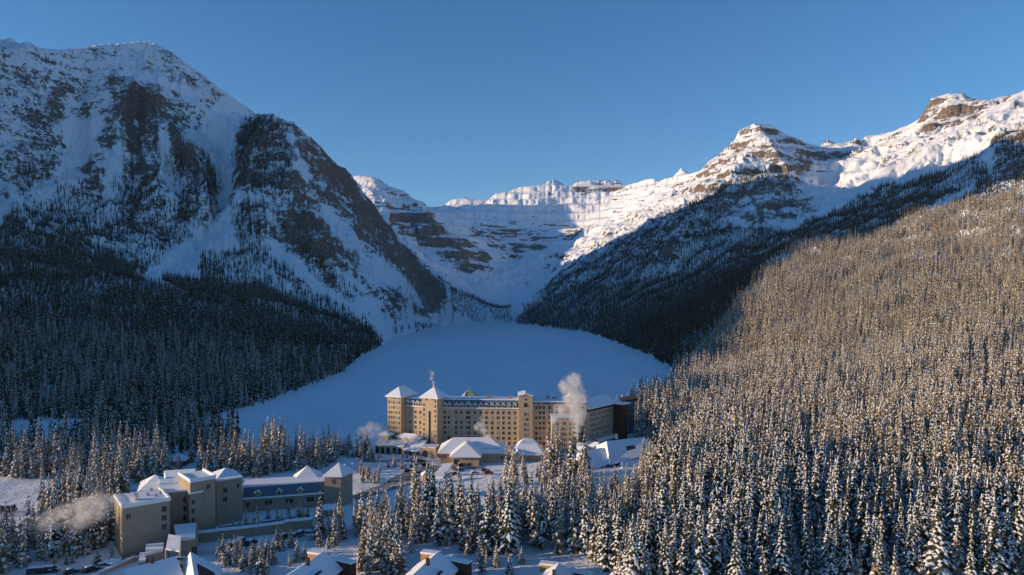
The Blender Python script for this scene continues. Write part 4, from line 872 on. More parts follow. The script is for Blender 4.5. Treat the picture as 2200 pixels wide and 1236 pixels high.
MB().prism([C1 - m2 * .5 - c1 * .4, C1 - m2 * .5 + c1 * 4.4, C1 + m2 * 1 + c1 * 4.4, C1 + m2 * 1 - c1 * .4], 1, 22.0).build('stair_bay', 'annex_wall', an)
MB().prism([C1 - m2 * .6 - c1 * .5, C1 - m2 * .6 + c1 * 4.5, C1 - m2 * .1 + c1 * 4.5, C1 - m2 * .1 - c1 * .5], 22.0, 22.6).build('snow_ledge', 'snow', an)
win_rows(blk, C1 - m2 * .5, C2 - m2 * .5, [415], [19.0, 15.8, 12.4], w=1.1, blind=0); win_rows(blk, C1, C2, [447.5], [23.6], w=1.2, blind=0)
E1, E2 = XY(465, 266), XY(521, 272); e1 = (E2 - E1).normalized(); m3 = V3((-e1.y, e1.x)); blk = MB().prism([E1, E2, E2 + m3 * 14, E1 + m3 * 14], 1, 22.4).build('middle_block', 'annex_wall', an)
MB().slab([(*(E1 - m3 * .4), 22.9), (*(E2 - m3 * .4), 22.9), (*(E2 + m3 * 14), 22.9), (*(E1 + m3 * 14), 22.9)], .6).build('snow_cover', 'snow', an)
b = MB(); q = [E1 + m3 * 2.5 + e1 * 1, E2 + m3 * 2.5, E2 + m3 * 13, E1 + m3 * 13 + e1 * 1]; cq = sum(q, V3((0, 0))) / 4; hip(b, q, 22.7, 25.4, cq, cq, .4, 0, 1, .8); b.build('hip_roof', SN, an)
win_rows(blk, E1, E2, [483.5], [18.4, 14.9], w=1.6, h=2, blind=0); win_rows(blk, E1, E2, [511], [19.4], w=1.0, blind=0)
b = MB(); q = [XY(298, 262), XY(366, 262), XY(368, 277), XY(304, 277)]; cq = sum(q, V3((0, 0))) / 4; b.prism(q, 1, 19.2, 1); hip(b, q, 19.2, 24.2, cq, cq, .4, 0, 1, 1.0); b.build('hip_roof', ['snow', 'annex_wall'], an)
MB().slab([(*XY(360, 262), 22.6), (*XY(412, 266), 23.4), (*XY(420, 282), 23.4), (*XY(352, 282), 22.6)], 3).build('linking_roof', 'snow', an)
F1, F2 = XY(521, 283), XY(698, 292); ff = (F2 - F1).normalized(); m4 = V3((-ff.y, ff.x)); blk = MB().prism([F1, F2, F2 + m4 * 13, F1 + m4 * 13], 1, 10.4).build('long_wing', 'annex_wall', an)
ms, n_ = mansard(F1, F2, 10.4, 15.0, 1.8, 12.5, an)
for px_ in (553.5, 599.5, 645): dormer(an, F1, F2, wall_t(F1, F2, px_), 11.0, n_, 2.2, 1.7, 2.5, 'annex_wall')
win_rows(blk, F1, F2, [577, 622, 667], [8.3], w=2.9, h=2.0, blind=0); win_rows(blk, F1, F2, [533, 690], [8.0], w=1.4, h=1.6, blind=0)
b = MB(); q = [XY(630, 296), XY(686, 298), XY(690, 310), XY(634, 308)]; cq = sum(q, V3((0, 0))) / 4; b.prism(q, 1, 14.0, 1); hip(b, q, 14.0, 19.6, cq, cq, .4, 0, 1, 1.0); b.build('hip_roof', ['snow', 'annex_wall'], an)
T1, T2 = XY(697, 290), XY(733, 290); blk = MB().prism([T1, T2, T2 + V3((3, 8)), T1 + V3((3, 8))], 1, 18.3).build('corner_tower', 'annex_wall', an)
b = MB(); q = [T1, T2, T2 + V3((3, 8)), T1 + V3((3, 8))]; cq = sum(q, V3((0, 0))) / 4; hip(b, q, 18.4, 23.2, cq, cq, .5, 0, 1, 1.1); b.build('hip_roof', SN, an)
win_rows(blk, T1, T2, [716], [16.0], w=.9, blind=0)
MB().prism([XY(288, 238), XY(296, 238), XY(297, 240), XY(289, 240)], 23, 25.2).build('flue', 'metal_grey', an)
for px_, d_ in ((318, 244), (335, 243), (345, 246), (325, 250)): MB().box(XY(px_, d_), (1, 0), (0, 1), .35, .35, 23, 24.1).build('roof_vent', 'metal_grey', an)
# porch, garages and terrace of the annex
po = thing('porch', 'flat snow roofed porch with posts before the annex front block', 'porch', (*XY(372, 222), 7))
q = [XY(356, 220), XY(386, 218), XY(388, 228), XY(362, 230)]; MB().slab([(*p, 13.0 if k < 2 else 14.2) for k, p in enumerate(q)], .5).build('roof', 'snow', po)
for p in q: MB().box(p * 1.002, (1, 0), (0, 1), .25, .25, 4, 12.6).build('post', 'stone_base', po)
ga = thing('porch_building', 'low tan entrance building with pale snow edges beside the porch', 'building', (*XY(400, 234), 6))
q = [XY(386, 229), XY(424, 231), XY(426, 246), XY(378, 244)]; MB().prism(q, 2, 12.2).build('wall', 'annex_wall', ga); MB().prism([p * 1.003 - V3((.3, 1)) for p in q], 12.2, 12.9).build('snow_cover', 'snow', ga)
put_window(ga, q[0], q[1], .82, 8.3, w=1.6, h=3.0, blind=0, name='door')
ga = thing('garage', 'low snow topped garage at the foot of the annex front block', 'garage', (*XY(330, 222), 6))
q = [XY(311, 222), XY(350, 226), XY(352, 233), XY(314, 231)]; MB().prism(q, 2, 9.6).build('wall', 'annex_wall', ga); MB().prism([p * 1.002 for p in q], 9.6, 10.3).build('snow_cover', 'snow', ga)
put_window(ga, q[0], q[1], .1, 7.4, w=1.1, h=2.6, blind=0, name='door')
ga = thing('garage', 'squat stepped garage with a deep snow cap left of the low garage', 'garage', (*XY(308, 220), 6))
q = [XY(298, 219), XY(313, 220), XY(315, 226), XY(300, 226)]; MB().prism(q, 2, 8.6).build('wall', 'annex_wall', ga); MB().prism([p * 1.002 for p in q], 8.6, 9.3).build('snow_cover', 'snow', ga)
def ground_at(px, py, d0=150):
    d = np.linspace(d0, 900, 3000); x = (px - CX) / F * d; zz = zt(x, d); rr = HY + F * (H - zz) / d
    k = int(np.argmax(rr <= py)); return V3((x[k], d[k], zz[k]))
# ---------------------------------------------------------------- chalets along the bottom edge
def chalet(label, pxr, back_label, dx, zr=18.0, extra=True):
    f = ridge_far = V3((*XY(pxr, 204), 0)).xy; D = V3((-.28, -.96)).normalized(); n = V3((.96, -.28)); near = f + D * 30; c = (f + near) / 2
    t = thing('chalet', label, 'chalet', (c.x, c.y, 9)); half, drop = 6.6, 4.3
    b = MB()
    for s_ in (-1, 1): b.slab([(*f, zr), (*near, zr), (*(near + n * s_ * half), zr - drop), (*(f + n * s_ * half), zr - drop)], .5, 0, 1)
    b.build('roof', SN, t)
    q = [f - n * 6 - (-D) * .6, f + n * 6 + D * .6, near + n * 6, near - n * 6]; w = MB().prism([f - n * 6 + D * .6, f + n * 6 + D * .6, near + n * 6, near - n * 6], 5, zr - drop - .2)
    w.add([(*(f - n * 6 + D * .6), zr - drop - .2), (*(f + n * 6 + D * .6), zr - drop - .2), (*(f + D * .6), zr - .6)], [(0, 1, 2)]); w.build('wall', 'dark_timber', t)
    # taller cross wing behind, roof edges under snow
    g0 = f - n * 6.4 + (-D) * 2; wing = [f - n * 6.1 - D * .8, f - n * .4 - D * .9, f - n * .4 - D * 3.4, f - n * 6.1 - D * 3.3]; zr0 = zr; zr = zr - 1.0
    MB().prism(wing, 5, zr - .7).build('rear_wing', 'ochre_timber', t); MB().prism([p - n * .2 for p in wing], zr - .7, zr - .15).build('snow_cover', 'snow', t)
    wing = [f + n * .6 - D * .7, f + n * 9.6 + D * 1.2, f + n * 10.2 - D * 1.0, f + n * .9 - D * 3.0]
    MB().prism(wing, 5, zr - 1.5).build('rear_wing', 'dark_timber', t); MB().prism([p + n * .1 for p in wing], zr - 1.5, zr - 1.0).build('snow_cover', 'snow', t)
    zr = zr0; p = f + D * 9.5 + n * .6; MB().box(p, D, n, .5, .4, zr - 1.5, zr + 1.4).build('chimney', 'dark_timber', t)
    p = f + D * 9 + n * 4.3; b = MB(); b.prism([p - n * 1.2, p + n * .8, p + n * .8 + D * 4, p - n * 1.2 + D * 4], zr - 4.2, zr - 1.9, 1); b.slab([(*(p - n * 1.4 - D * .3), zr - 1.6), (*(p + n * 1.2 - D * .3), zr - 2.2), (*(p + n * 1.2 + D * 4.3), zr - 2.2), (*(p - n * 1.4 + D * 4.3), zr - 1.6)], .35, 0); b.build('dormer', SN, t)
    return t
chalet('steep snow roofed timber chalet at the bottom edge, left one of three alike', 696, '', 0)
chalet('middle one of three alike timber chalets at the bottom edge, sunlit left roof', 942, '', 0, 18.0)
chalet('timber chalet at the bottom edge in front of the right hand spruces', 1201, '', 0, 14.6)
t = thing('chalet', 'chalet with a broad shaded roof and pale ridge at bottom left', 'chalet', (*XY(320, 195), 8))
a, b_ = V3((*XY(268, 196), 15.8)), V3((*XY(378, 206), 15.8)); c_, d_ = V3((*XY(410, 193), 10.5)), V3((*XY(262, 184), 10.5))
b = MB(); b.slab([a, b_, c_, d_], .5, 0, 1); b.slab([b_, a, V3((a.x - 2, a.y + 11, 11.5)), V3((b_.x - 2, b_.y + 11, 11.5))], .5, 0, 1); b.build('roof', SN, t)
MB().prism([p.xy + (V3((*XY(325, 198),)) - p.xy) * .1 for p in (d_, c_, V3((b_.x - 2, b_.y + 10)), V3((a.x - 2, a.y + 10)))], 4, 10.2).build('wall', 'dark_timber', t)
MB().box(XY(327, 201), (1, 0), (0, 1), .45, .45, 13.5, 17.2).build('chimney', 'dark_timber', t)
t = thing('chalet', 'chalet with one long shaded roof plane beside the broad roofed chalet', 'chalet', (*XY(440, 195), 8))
a, b_ = V3((*XY(409, 208), 16.4)), V3((*XY(418, 188), 16.4)); c_, d_ = V3((*XY(466, 184), 12.0)), V3((*XY(478, 205), 12.4))
b = MB(); b.slab([a, b_, c_, d_], .5, 0, 1); b.slab([b_, a, V3((a.x - 2.6, a.y + .4, 11.8)), V3((b_.x - 2.6, b_.y + .4, 11.8))], .5, 0, 1); b.build('roof', SN, t)
MB().prism([V3((a.x - 2.2, a.y)), V3((b_.x - 2.2, b_.y)), c_.xy * .998, d_.xy * .998], 4, 11.6).build('wall', 'dark_timber', t)

# ---------------------------------------------------------------- small buildings
def hut(name, label, cat, px, py, w, dpt, hgt, roof_h, wall='ochre_timber', ang=.3, d0=150):
    g_ = ground_at(px, py, d0); X = V3((cos(ang), sin(ang))); Y = V3((-sin(ang), cos(ang))); t = thing(name, label, cat, tuple(g_)); c = g_.xy
    q = [c - X * w / 2 - Y * dpt / 2, c + X * w / 2 - Y * dpt / 2, c + X * w / 2 + Y * dpt / 2, c - X * w / 2 + Y * dpt / 2]
    wl = MB().prism(q, g_.z - 1.5, g_.z + hgt).build('wall', wall, t); b = MB(); hip(b, q, g_.z + hgt, g_.z + hgt + roof_h, c, c, .4, 0, 1, .7); b.build('roof', SN, t)
    put_window(wl, q[0], q[1], .5, g_.z + 1.2, w=1.0, h=2.0, blind=0, name='door'); return t
hut('gate_hut', 'small tan hut with a pointed snow roof among trees by the road', 'hut', 917, 1037, 4.2, 4.2, 4.0, 2.2, 'ochre_timber')
hut('cabin', 'dark cabin with a peaked snow roof in the woods behind the annex', 'cabin', 384, 999, 8, 7, 3.0, 3.4, 'dark_timber', .2)
hut('boathouse', 'small shaded boathouse on the lake shore left of the open ice', 'boathouse', 489, 906, 7, 6, 2.6, 2.6, 'dark_timber', .1, 350)
hut('shed', 'dark box shed under a snow cap beside the road at lower left', 'shed', 241, 1219, 3.2, 2.6, 2.2, .5, 'dark_timber', -.4)
hut('store_shed', 'low shed with a round snow cap at the foot of the annex corner tower', 'shed', 706, 1107, 7, 5, 3.2, 1.4, 'annex_wall', .1)
hut('cabin', 'pale roofed cabin at the forest edge right of the hotel end block', 'cabin', 1388, 884, 6, 6, 3.5, 2.6, 'dark_timber', .2, 300)

# ---------------------------------------------------------------- roads, walls, fences (draped on the ground)
def ribbon(name, pts, width, mat, lift, kind='structure', step=2.5):
    P = [ground_at(*p).xy if len(p) == 2 else V3(p[:2]) for p in pts]; Q = []
    for a, b in zip(P[:-1], P[1:]):
        m_ = max(2, int((b - a).length / step)); Q += [a + (b - a) * (i / m_) for i in range(m_)]
    Q.append(P[-1])
    for _ in range(6): Q = [Q[0]] + [(Q[i - 1] + Q[i] * 2 + Q[i + 1]) / 4 for i in range(1, len(Q) - 1)] + [Q[-1]]
    V, Fc = [], []; m_ = 7; rr = random.Random(len(pts) * 7)
    for i, q in enumerate(Q):
        T = (Q[min(i + 1, len(Q) - 1)] - Q[max(i - 1, 0)]).normalized(); n = V3((-T.y, T.x)); wd = width * (1 + rr.uniform(-.05, .05))
        for j in range(m_):
            p = q + n * (j / (m_ - 1) - .5) * wd; V.append((p.x, p.y, float(zt(p.x, p.y)) + (lift if 0 < j < m_ - 1 else -.25)))
    for i in range(len(Q) - 1):
        for j in range(m_ - 1): Fc.append((i * m_ + j, (i + 1) * m_ + j, (i + 1) * m_ + j + 1, i * m_ + j + 1))
    o = poly_mesh(name, V, Fc, mat); o['kind'] = kind
    if o.data.polygons[0].normal.z < 0: o.data.flip_normals()
    return o
m_, t_, b_s = nodes('road_surface'); ge = t_.nodes.new('ShaderNodeNewGeometry'); mp = t_.nodes.new('ShaderNodeMapping'); t_.links.new(ge.outputs['Position'], mp.inputs['Vector'])
f_ = noise(t_, 0.22, 8, 0.7, ge.outputs['Position'], .8)
t_.links.new(ramp(t_, f_, [(0.35, (0.12, 0.11, 0.10)), (0.52, (0.22, 0.205, 0.19)), (0.66, (0.58, 0.57, 0.57))]), b_s.inputs['Base Color']); b_s.inputs['Roughness'].default_value = .8
ribbon('road', [(1035, 1004), (985, 1003), (940, 1008), (905, 1010), (882, 1018), (860, 1032), (835, 1046), (800, 1058), (762, 1072)], 14, 'road_surface', .30)
ribbon('road', [(915, 1002), (890, 992), (862, 989), (835, 990), (808, 994), (780, 992)], 4.5, 'road_surface', .34)
ribbon('road', [(400, 1196), (470, 1186), (560, 1172), (640, 1160), (715, 1150), (760, 1142)], 9, 'packed_snow', .26)
ribbon('road', [(120, 1240), (215, 1222), (300, 1196), (352, 1176)], 5.0, 'road_surface', .30)
ribbon('road', [(-20, 1108), (40, 1106), (110, 1098)], 6, 'packed_snow', .26)
def long_wall(name, label, pts, hgt, th, mat, cat='wall', snow=.35, base=None):
    P = [ground_at(*p) for p in pts]; c = sum(P, V3((0, 0, 0))) / len(P); t = thing(name, label, cat, tuple(c))
    b, s_ = MB(), MB()
    for a, e in zip(P[:-1], P[1:]):
        D = (e.xy - a.xy).normalized(); n = V3((-D.y, D.x)) * th / 2; zt_ = max(a.z, e.z) + hgt
        q = [a.xy - n, e.xy - n, e.xy + n, a.xy + n]; b.prism(q, min(a.z, e.z) - 2, zt_); n = n * 1.5 + n.normalized() * .15; s_.prism([a.xy - n, e.xy - n, e.xy + n, a.xy + n], zt_, zt_ + snow)
    b.build('wall_body', mat, t); s_.build('snow_cap', 'snow', t); return t, P
long_wall('retaining_wall', 'long tan retaining wall under snow behind the parked cars', [(412, 1168), (470, 1160), (540, 1152), (610, 1143), (672, 1134)], 3.4, 1.6, 'annex_wall')
long_wall('garden_wall', 'low dark terrace wall above the retaining wall', [(470, 1140), (560, 1128), (660, 1112)], 1.0, .5, 'dark_timber')
long_wall('roadside_wall', 'curb wall with snow beside the road at lower left', [(215, 1236), (290, 1206), (356, 1183)], 1.0, .6, 'stone_base')
fp_, PP = long_wall('roadside_barrier', 'pale barrier under snow along the curved hotel road', [(815, 1062), (845, 1050), (872, 1044), (900, 1034)], .9, .4, 'stone_base')
for a, e in zip(PP[:-1], PP[1:]):
    for k in range(3):
        p = a + (e - a) * (k / 3); MB().box(p.xy, (1, 0), (0, 1), .3, .3, p.z - 1, p.z + 1.9).build('post', 'stone_base', fp_)
# walkway roof and pole frame beside the pavilion
wk = thing('walkway_roof', 'sunlit sloping snow roof running down from the big pavilion', 'canopy', tuple(ground_at(955, 1010)))
MB().slab([(*XY(974, 359), 7.4), (*XY(952, 359), 6.9), (*XY(928, 338), 5.6), (*XY(952, 336), 5.8)], .5, 0, 1).build('roof', SN, wk)
for px_, d_ in ((970, 356), (953, 357), (933, 340), (952, 339)): MB().box(XY(px_, d_), (1, 0), (0, 1), .25, .25, 3, 6.0).build('post', 'dark_timber', wk)
g_ = ground_at(1054, 992); ts = thing('lamp_mast', 'tall steel mast with a crossbar before the big pavilion roof', 'mast', tuple(g_))
MB().box(g_.xy, (1, 0), (0, 1), .22, .22, g_.z, g_.z + 7.2).build('pole', 'metal_grey', ts); MB().box(g_.xy - V3((0, .1)), (1, 0), (0, 1), 5.2, .12, g_.z + 7.2, g_.z + 7.45).build('crossbar', 'metal_grey', ts)
def lamp(px, py, label):
    g_ = ground_at(px, py); t = thing('street_lamp', label, 'street lamp', tuple(g_), 'lamps on the snowy lawns')
    V, Fc = tube([(g_.x, g_.y, g_.z - .3), (g_.x, g_.y, g_.z + 4.6)], [.09, .06], 8); MB().add(V, Fc).build('pole', 'metal_grey', t)
    V, Fc = tube([(g_.x, g_.y, g_.z + 4.5), (g_.x, g_.y, g_.z + 4.7), (g_.x, g_.y, g_.z + 5.1), (g_.x, g_.y, g_.z + 5.5)], [.15, .38, .42, .05], 10); MB().add(V, Fc).build('lantern', 'snow', t)
lamp(767, 1006, 'street lamp with a snow capped lantern on the lawn left of the loop road')
lamp(741, 1020, 'street lamp with a snow capped lantern beside the annex corner tower')
lamp(757, 1017, 'thin street lamp nearer the clump of young spruces')

# ---------------------------------------------------------------- vehicles
def car_proto(kind):
    """car along +x: body with wheel arches, cabin, glass, wheels, lamps and a snow load"""
    L, Wd, Hh = {'car': (4.5, 1.8, 1.45), 'suv': (4.8, 1.95, 1.8), 'bus': (7.5, 2.3, 2.7)}[kind]
    def loft(prof, w, mat_i=0):
        n = len(prof); V = [(x, -w / 2, z_) for x, z_ in prof] + [(x, w / 2, z_) for x, z_ in prof]
        return V, [tuple(range(n)), tuple(range(2 * n - 1, n - 1, -1))] + [(i, n + i, n + (i + 1) % n, (i + 1) % n) for i in range(n)]
    h = L / 2; bh = .82 if kind != 'bus' else 1.2
    body = [(-h, .35), (-h, bh - .1), (-h + .12, bh), (h - 1.2, bh), (h - .1, bh - .15), (h, .4), (h - .1, .25), (-h + .1, .25)]
    cab = {'car': [(-h + .25, bh), (-h + .85, Hh - .05), (-h + 1.1, Hh), (h - 2.1, Hh), (h - 1.3, bh)], 'suv': [(-h + .08, bh), (-h + .3, Hh - .05), (-h + .5, Hh), (h - 2.0, Hh), (h - 1.25, bh)], 'bus': [(-h + .05, bh), (-h + .1, Hh - .1), (-h + .3, Hh), (h - .9, Hh), (h - .35, bh)]}[kind]
    sn = [(cab[1][0] + .05, Hh), (cab[1][0] + .25, Hh + .17), (cab[3][0] - .15, Hh + .17), (cab[3][0] + .05, Hh)]
    hood = [(h - 1.15, bh), (h - 1.05, bh + .1), (h - .3, bh + .04), (h - .15, bh - .1)]
    return dict(body=loft(body, Wd), cabin=loft(cab, Wd - .22), snow=loft(sn, Wd - .3), hood_snow=loft(hood, Wd - .3), L=L, W=Wd, kind=kind)
CM = {}
for kd in ('car', 'suv', 'bus'):
    c = car_proto(kd)
    for key, mt in (('cabin', 'glass_dark'), ('snow', 'snow'), ('hood_snow', 'snow')):
        me = bpy.data.meshes.new(key); me.from_pydata(c[key][0], [], c[key][1]); me.materials.append(MATS[mt]); CM[kd, key] = me
    for col in ('black', 'red', 'silver', 'blue', 'white', 'brown'):
        me = bpy.data.meshes.new('body'); me.from_pydata(c['body'][0], [], c['body'][1]); me.materials.append(MATS['paint_' + col]); CM[kd, 'body', col] = me
V, Fc = [], []
for s_ in (-.11, .11):
    for i in range(12): V.append((.34 * cos(i * pi / 6), s_, .34 * sin(i * pi / 6)))
Fc = [tuple(range(12))[::-1], tuple(range(12, 24))] + [(i, (i + 1) % 12, 12 + (i + 1) % 12, 12 + i) for i in range(12)]
wheel = bpy.data.meshes.new('wheel'); wheel.from_pydata(V, [], Fc); wheel.materials.append(MATS['rubber'])
V, Fc = [], []
lampm = bpy.data.meshes.new('headlight'); bb = MB().box((0, 0), (1, 0), (0, 1), .06, .18, -.08, .08); lampm.from_pydata(bb.V, [], bb.F); lampm.materials.append(MATS['paint_silver'])
def car(px, py, col, label, ang=0.2, kind='car', snow=True, group='cars parked round the hotels', d0=150):
    g_ = ground_at(px, py, d0); t = thing('parked_car', label, 'car' if kind != 'bus' else 'van', (g_.x, g_.y, g_.z + .3), group); t.rotation_euler = (0, 0, ang); c = car_proto(kind)
    def ch(nm, me, loc=(0, 0, 0)):
        o = bpy.data.objects.new(nm, me); COL.objects.link(o); o.parent = t; o.location = loc; return o
    ch('body', CM[kind, 'body', col]); ch('cabin', CM[kind, 'cabin'])
    if snow: ch('snow_load', CM[kind, 'snow']); ch('hood_snow', CM[kind, 'hood_snow'])
    for sx in (-1, 1):
        for sy in (-1, 1): ch('wheel', wheel, (sx * c['L'] * .31, sy * (c['W'] / 2 - .1), .34))
    for sy in (-1, 1): ch('headlight', lampm, (c['L'] / 2 - .02, sy * (c['W'] / 2 - .35), .62))
car(877, 1015, 'black', 'dark car on the loop road, front one of the pair', .5, snow=False); car(889, 1005, 'brown', 'dark brownish car just behind the front one on the loop road', .5, snow=False)
car(895, 1018, 'brown', 'dark car at the right edge of the loop road beside the tan hut', .6, snow=False); car(896, 993, 'black', 'black car nearest the hotel entrance arch', .1, 'suv', snow=False)
car(907, 994, 'black', 'small dark car right behind the black entrance car', .1, snow=False); car(914, 1002, 'black', 'dark car under the trees where the loop road starts', .1, snow=False)
car(992, 1003, 'black', 'snow topped black suv below the pavilion front wing', .5, 'suv'); car(987, 1012, 'black', 'snow topped dark car parked second below the pavilion', .5); car(980, 1022, 'blue', 'snow topped dark car parked third below the pavilion', .5, 'suv')
car(1043, 1014, 'red', 'bright red car among the spruces below the pavilion', .2, snow=False); car(1050, 1020, 'red', 'second red car in front of the first among the spruces', .4, 'suv', snow=False)
car(1020, 1020, 'white', 'white snow covered car left of the red cars', .4); car(1100, 1002, 'silver', 'silver car by the trees below the smaller pavilion', .2)
car(510, 1178, 'white', 'white van wholly under snow beside the retaining wall', 1.3, 'bus'); car(528, 1172, 'black', 'dark car with snowy bonnet beside the snow covered van', 1.3); car(541, 1171, 'black', 'dark car second to the right of the snow covered van', 1.3, 'suv')
car(611, 1158, 'black', 'black car parked behind the lone roadside spruces', 1.2, 'suv'); car(634, 1156, 'blue', 'dark blue car partly hidden by a spruce at the retaining wall', 1.2); car(647, 1152, 'silver', 'silver car parked alone near the wall end', 1.3, 'suv'); car(665, 1150, 'white', 'white car under snow at the right end of the wall', 1.3)
car(823, 1100, 'black', 'black car half hidden below the barrier on shaded snow', .1, 'suv', snow=False)
car(76, 1233, 'blue', 'leftmost snow capped vehicle at the bottom left lot', .3, 'suv'); car(94, 1232, 'black', 'middle snow capped vehicle at the bottom left lot', .3, 'suv'); car(112, 1230, 'black', 'rightmost snow capped vehicle at the bottom left lot', .3, 'suv')
car(153, 1233, 'blue', 'dark snow dusted car between the bottom left lot and the road', .8); car(196, 1229, 'black', 'black snow topped car angled by the bottom left road', 1.0, 'suv'); car(221, 1222, 'white', 'small white car beside the dark box shed', .4)
car(14, 1101, 'black', 'dark truck on the snowy lot at the left edge', .05, 'bus')
# ---------------------------------------------------------------- skaters far out on the ice
simple('dark_cloth', (.03, .03, .04), .9, .1, 5); simple('skin', (.5, .32, .24), .6, .05, 5); 
def person(px, d, label, ph, coat='dark_cloth'):
    x, y = WX(px, d); me = bpy.data.meshes.new('person')
    V = [(0, 0, .92), (0, .01, 1.15), (0, .0, 1.38), (0, -.01, 1.50), (0, -.02, 1.62), (0, -.02, 1.76), (.1, 0, .86), (.12, -.06 * ph, .48), (.12, .12 * ph, .06), (.12, -.02 + .12 * ph - .14, .03), (-.1, 0, .86), (-.12, .08 * ph, .48), (-.12, -.12 * ph, .06), (-.12, -.12 * ph - .14, .03), (.2, 0, 1.38), (.27, .05, 1.12), (.25, -.08, .86), (-.2, 0, 1.38), (-.27, -.05, 1.12), (-.25, .08, .86)]
    E = [(0, 1), (1, 2), (2, 3), (3, 4), (4, 5), (0, 6), (6, 7), (7, 8), (8, 9), (0, 10), (10, 11), (11, 12), (12, 13), (2, 14), (14, 15), (15, 16), (2, 17), (17, 18), (18, 19)]
    Rr = [.16, .17, .18, .06, .11, .09, .10, .08, .06, .05, .10, .08, .06, .05, .075, .06, .045, .075, .06, .045]
    me.from_pydata(V, E, []); o = bpy.data.objects.new('person', me); COL.objects.link(o); o.location = (x, y, .14)
    md = o.modifiers.new('skin', 'SKIN'); sd = me.skin_vertices[0].data
    for i, r_ in enumerate(Rr): sd[i].radius = (r_, r_ * .8)
    sd[0].use_root = True; o.modifiers.new('sub', 'SUBSURF').levels = 1; me.materials.append(MATS[coat]); o['label'] = label; o['category'] = 'person'
    return o
person(605, 462, 'person in dark winter clothes walking on the ice, left one of two', 1); person(611, 461, 'person in dark winter clothes walking on the ice, right one of two', -1)
# ---------------------------------------------------------------- near trees: a pool, the 300 that show largest become things of their own
pool = []                                        # x, y, z, height, region
FG = [(668, 1165), (690, 1186), (735, 1168), (790, 1150), (800, 1182), (880, 1184), (922, 1168), (985, 1175), (1000, 1192), (1045, 1196), (1092, 1208), (1125, 1172), (1165, 1196), (1240, 1208), (1290, 1222), (1330, 1300), (2500, 1500), (2500, 980), (1700, 940), (1440, 985), (1425, 1020), (1300, 1060), (1180, 1075), (1100, 1085), (1020, 1088), (930, 1095), (850, 1112), (800, 1128), (700, 1140)]
FL2 = [(-200, 1150), (0, 1158), (70, 1148), (110, 1112), (140, 1100), (200, 1104), (250, 1116), (255, 1176), (235, 1190), (150, 1200), (60, 1224), (0, 1245), (-200, 1330)]
FL3 = [(-300, 985), (420, 985), (412, 1008), (375, 1030), (290, 1046), (262, 1066), (215, 1092), (150, 1098), (120, 1040), (0, 1020), (-300, 1020)]
FL4 = [(505, 965), (600, 960), (625, 1012), (520, 1030), (430, 1035), (430, 1000)]
FL5 = [(622, 985), (700, 960), (712, 985), (690, 1005), (625, 1018)]
FH = [(1185, 1010), (1240, 1005), (1260, 1030), (1300, 1050), (1180, 1065), (1040, 1060), (1050, 1035), (1130, 1025)]
pts, hts = plant('fg', -160, 330, 185, 420, 4.5, lambda a, b, x, y, z_: in_poly(a, b, FG), 17, 26, .95)
for p, h in zip(pts, hts):
    q = pix(*p)[0]; pool.append((*p, h * (.62 if q < 880 else (.86 if q < 1140 and p[1] > 235 else (.70 if q < 1430 and p[1] > 250 else 1))), 'right'))
pts, hts = plant('fl', -330, -110, 185, 330, 4.8, lambda a, b, x, y, z_: in_poly(a, b, FL2) | in_poly(a, b, FL3), 15, 22)
for p, h in zip(pts, hts): pool.append((*p, h, 'left'))
pts, hts = plant('fl', -330, -110, 330, 450, 5.0, lambda a, b, x, y, z_: in_poly(a, b, FL3) | in_poly(a, b, FL4), 14, 22)
for p, h in zip(pts, hts): pool.append((*p, h, 'left'))
pts, hts = plant('fl', -150, -80, 330, 450, 4.6, lambda a, b, x, y, z_: in_poly(a, b, FL5) | in_poly(a, b, FL4), 12, 19)
for p, h in zip(pts, hts): pool.append((*p, h, 'lawn'))
pts, hts = plant('fh', -20, 80, 300, 390, 5.0, lambda a, b, x, y, z_: in_poly(a, b, FH), 12, 21, .6)
for p, h in zip(pts, hts): pool.append((*p, h, 'pavilion'))
near_pts, near_h = T_near_r
for p, h in zip(near_pts, near_h): pool.append((*p, h, 'slope'))
EX = [(552, 1143, 10, 'garden'), (576, 1124, 8, 'garden'), (596, 1123, 7.5, 'garden'), (620, 1125, 9, 'garden'), (643, 1121, 8.5, 'garden'), (529, 1139, 8, 'garden'), (605, 1132, 6, 'garden'), (661, 1116, 6, 'garden'), (665, 1096, 7, 'garden'), (641, 1085, 6, 'garden'), (622, 1088, 6, 'garden'), (652, 1122, 7, 'garden'), (632, 1130, 5, 'garden'),
      (432, 1156, 6, 'wall'), (455, 1152, 7, 'wall'), (474, 1152, 6, 'wall'), (478, 1128, 7, 'wall'), (501, 1142, 7, 'wall'), (515, 1140, 5, 'wall'), (490, 1104, 9, 'wall'), (505, 1104, 8, 'wall'), (534, 1090, 6, 'wall'), (545, 1090, 5, 'wall'),
      (596, 1183, 9, 'roadside'), (606, 1183, 7.5, 'roadside'), (626, 1176, 8, 'roadside'), (560, 1236, 9, 'bottom'), (575, 1228, 6, 'bottom'), (538, 1238, 7, 'bottom'), (640, 1206, 8, 'bottom'), (655, 1202, 6, 'bottom'), (622, 1216, 5, 'bottom'), (480, 1205, 9, 'bottom'), (492, 1212, 8, 'bottom'), (505, 1216, 10, 'bottom'), (470, 1195, 6, 'bottom'), (512, 1200, 7, 'bottom'), (424, 1236, 8, 'bottom'), (366, 1186, 8, 'porch'), (384, 1188, 10, 'porch'), (372, 1194, 6, 'porch'), (392, 1184, 7, 'porch'),
      (847, 1003, 7.5, 'island'), (864, 1007, 7.5, 'island'), (831, 1005, 4.5, 'island'), (870, 1008, 5, 'island'), (836, 1005, 4, 'island')]
rr_ = random.Random(3)
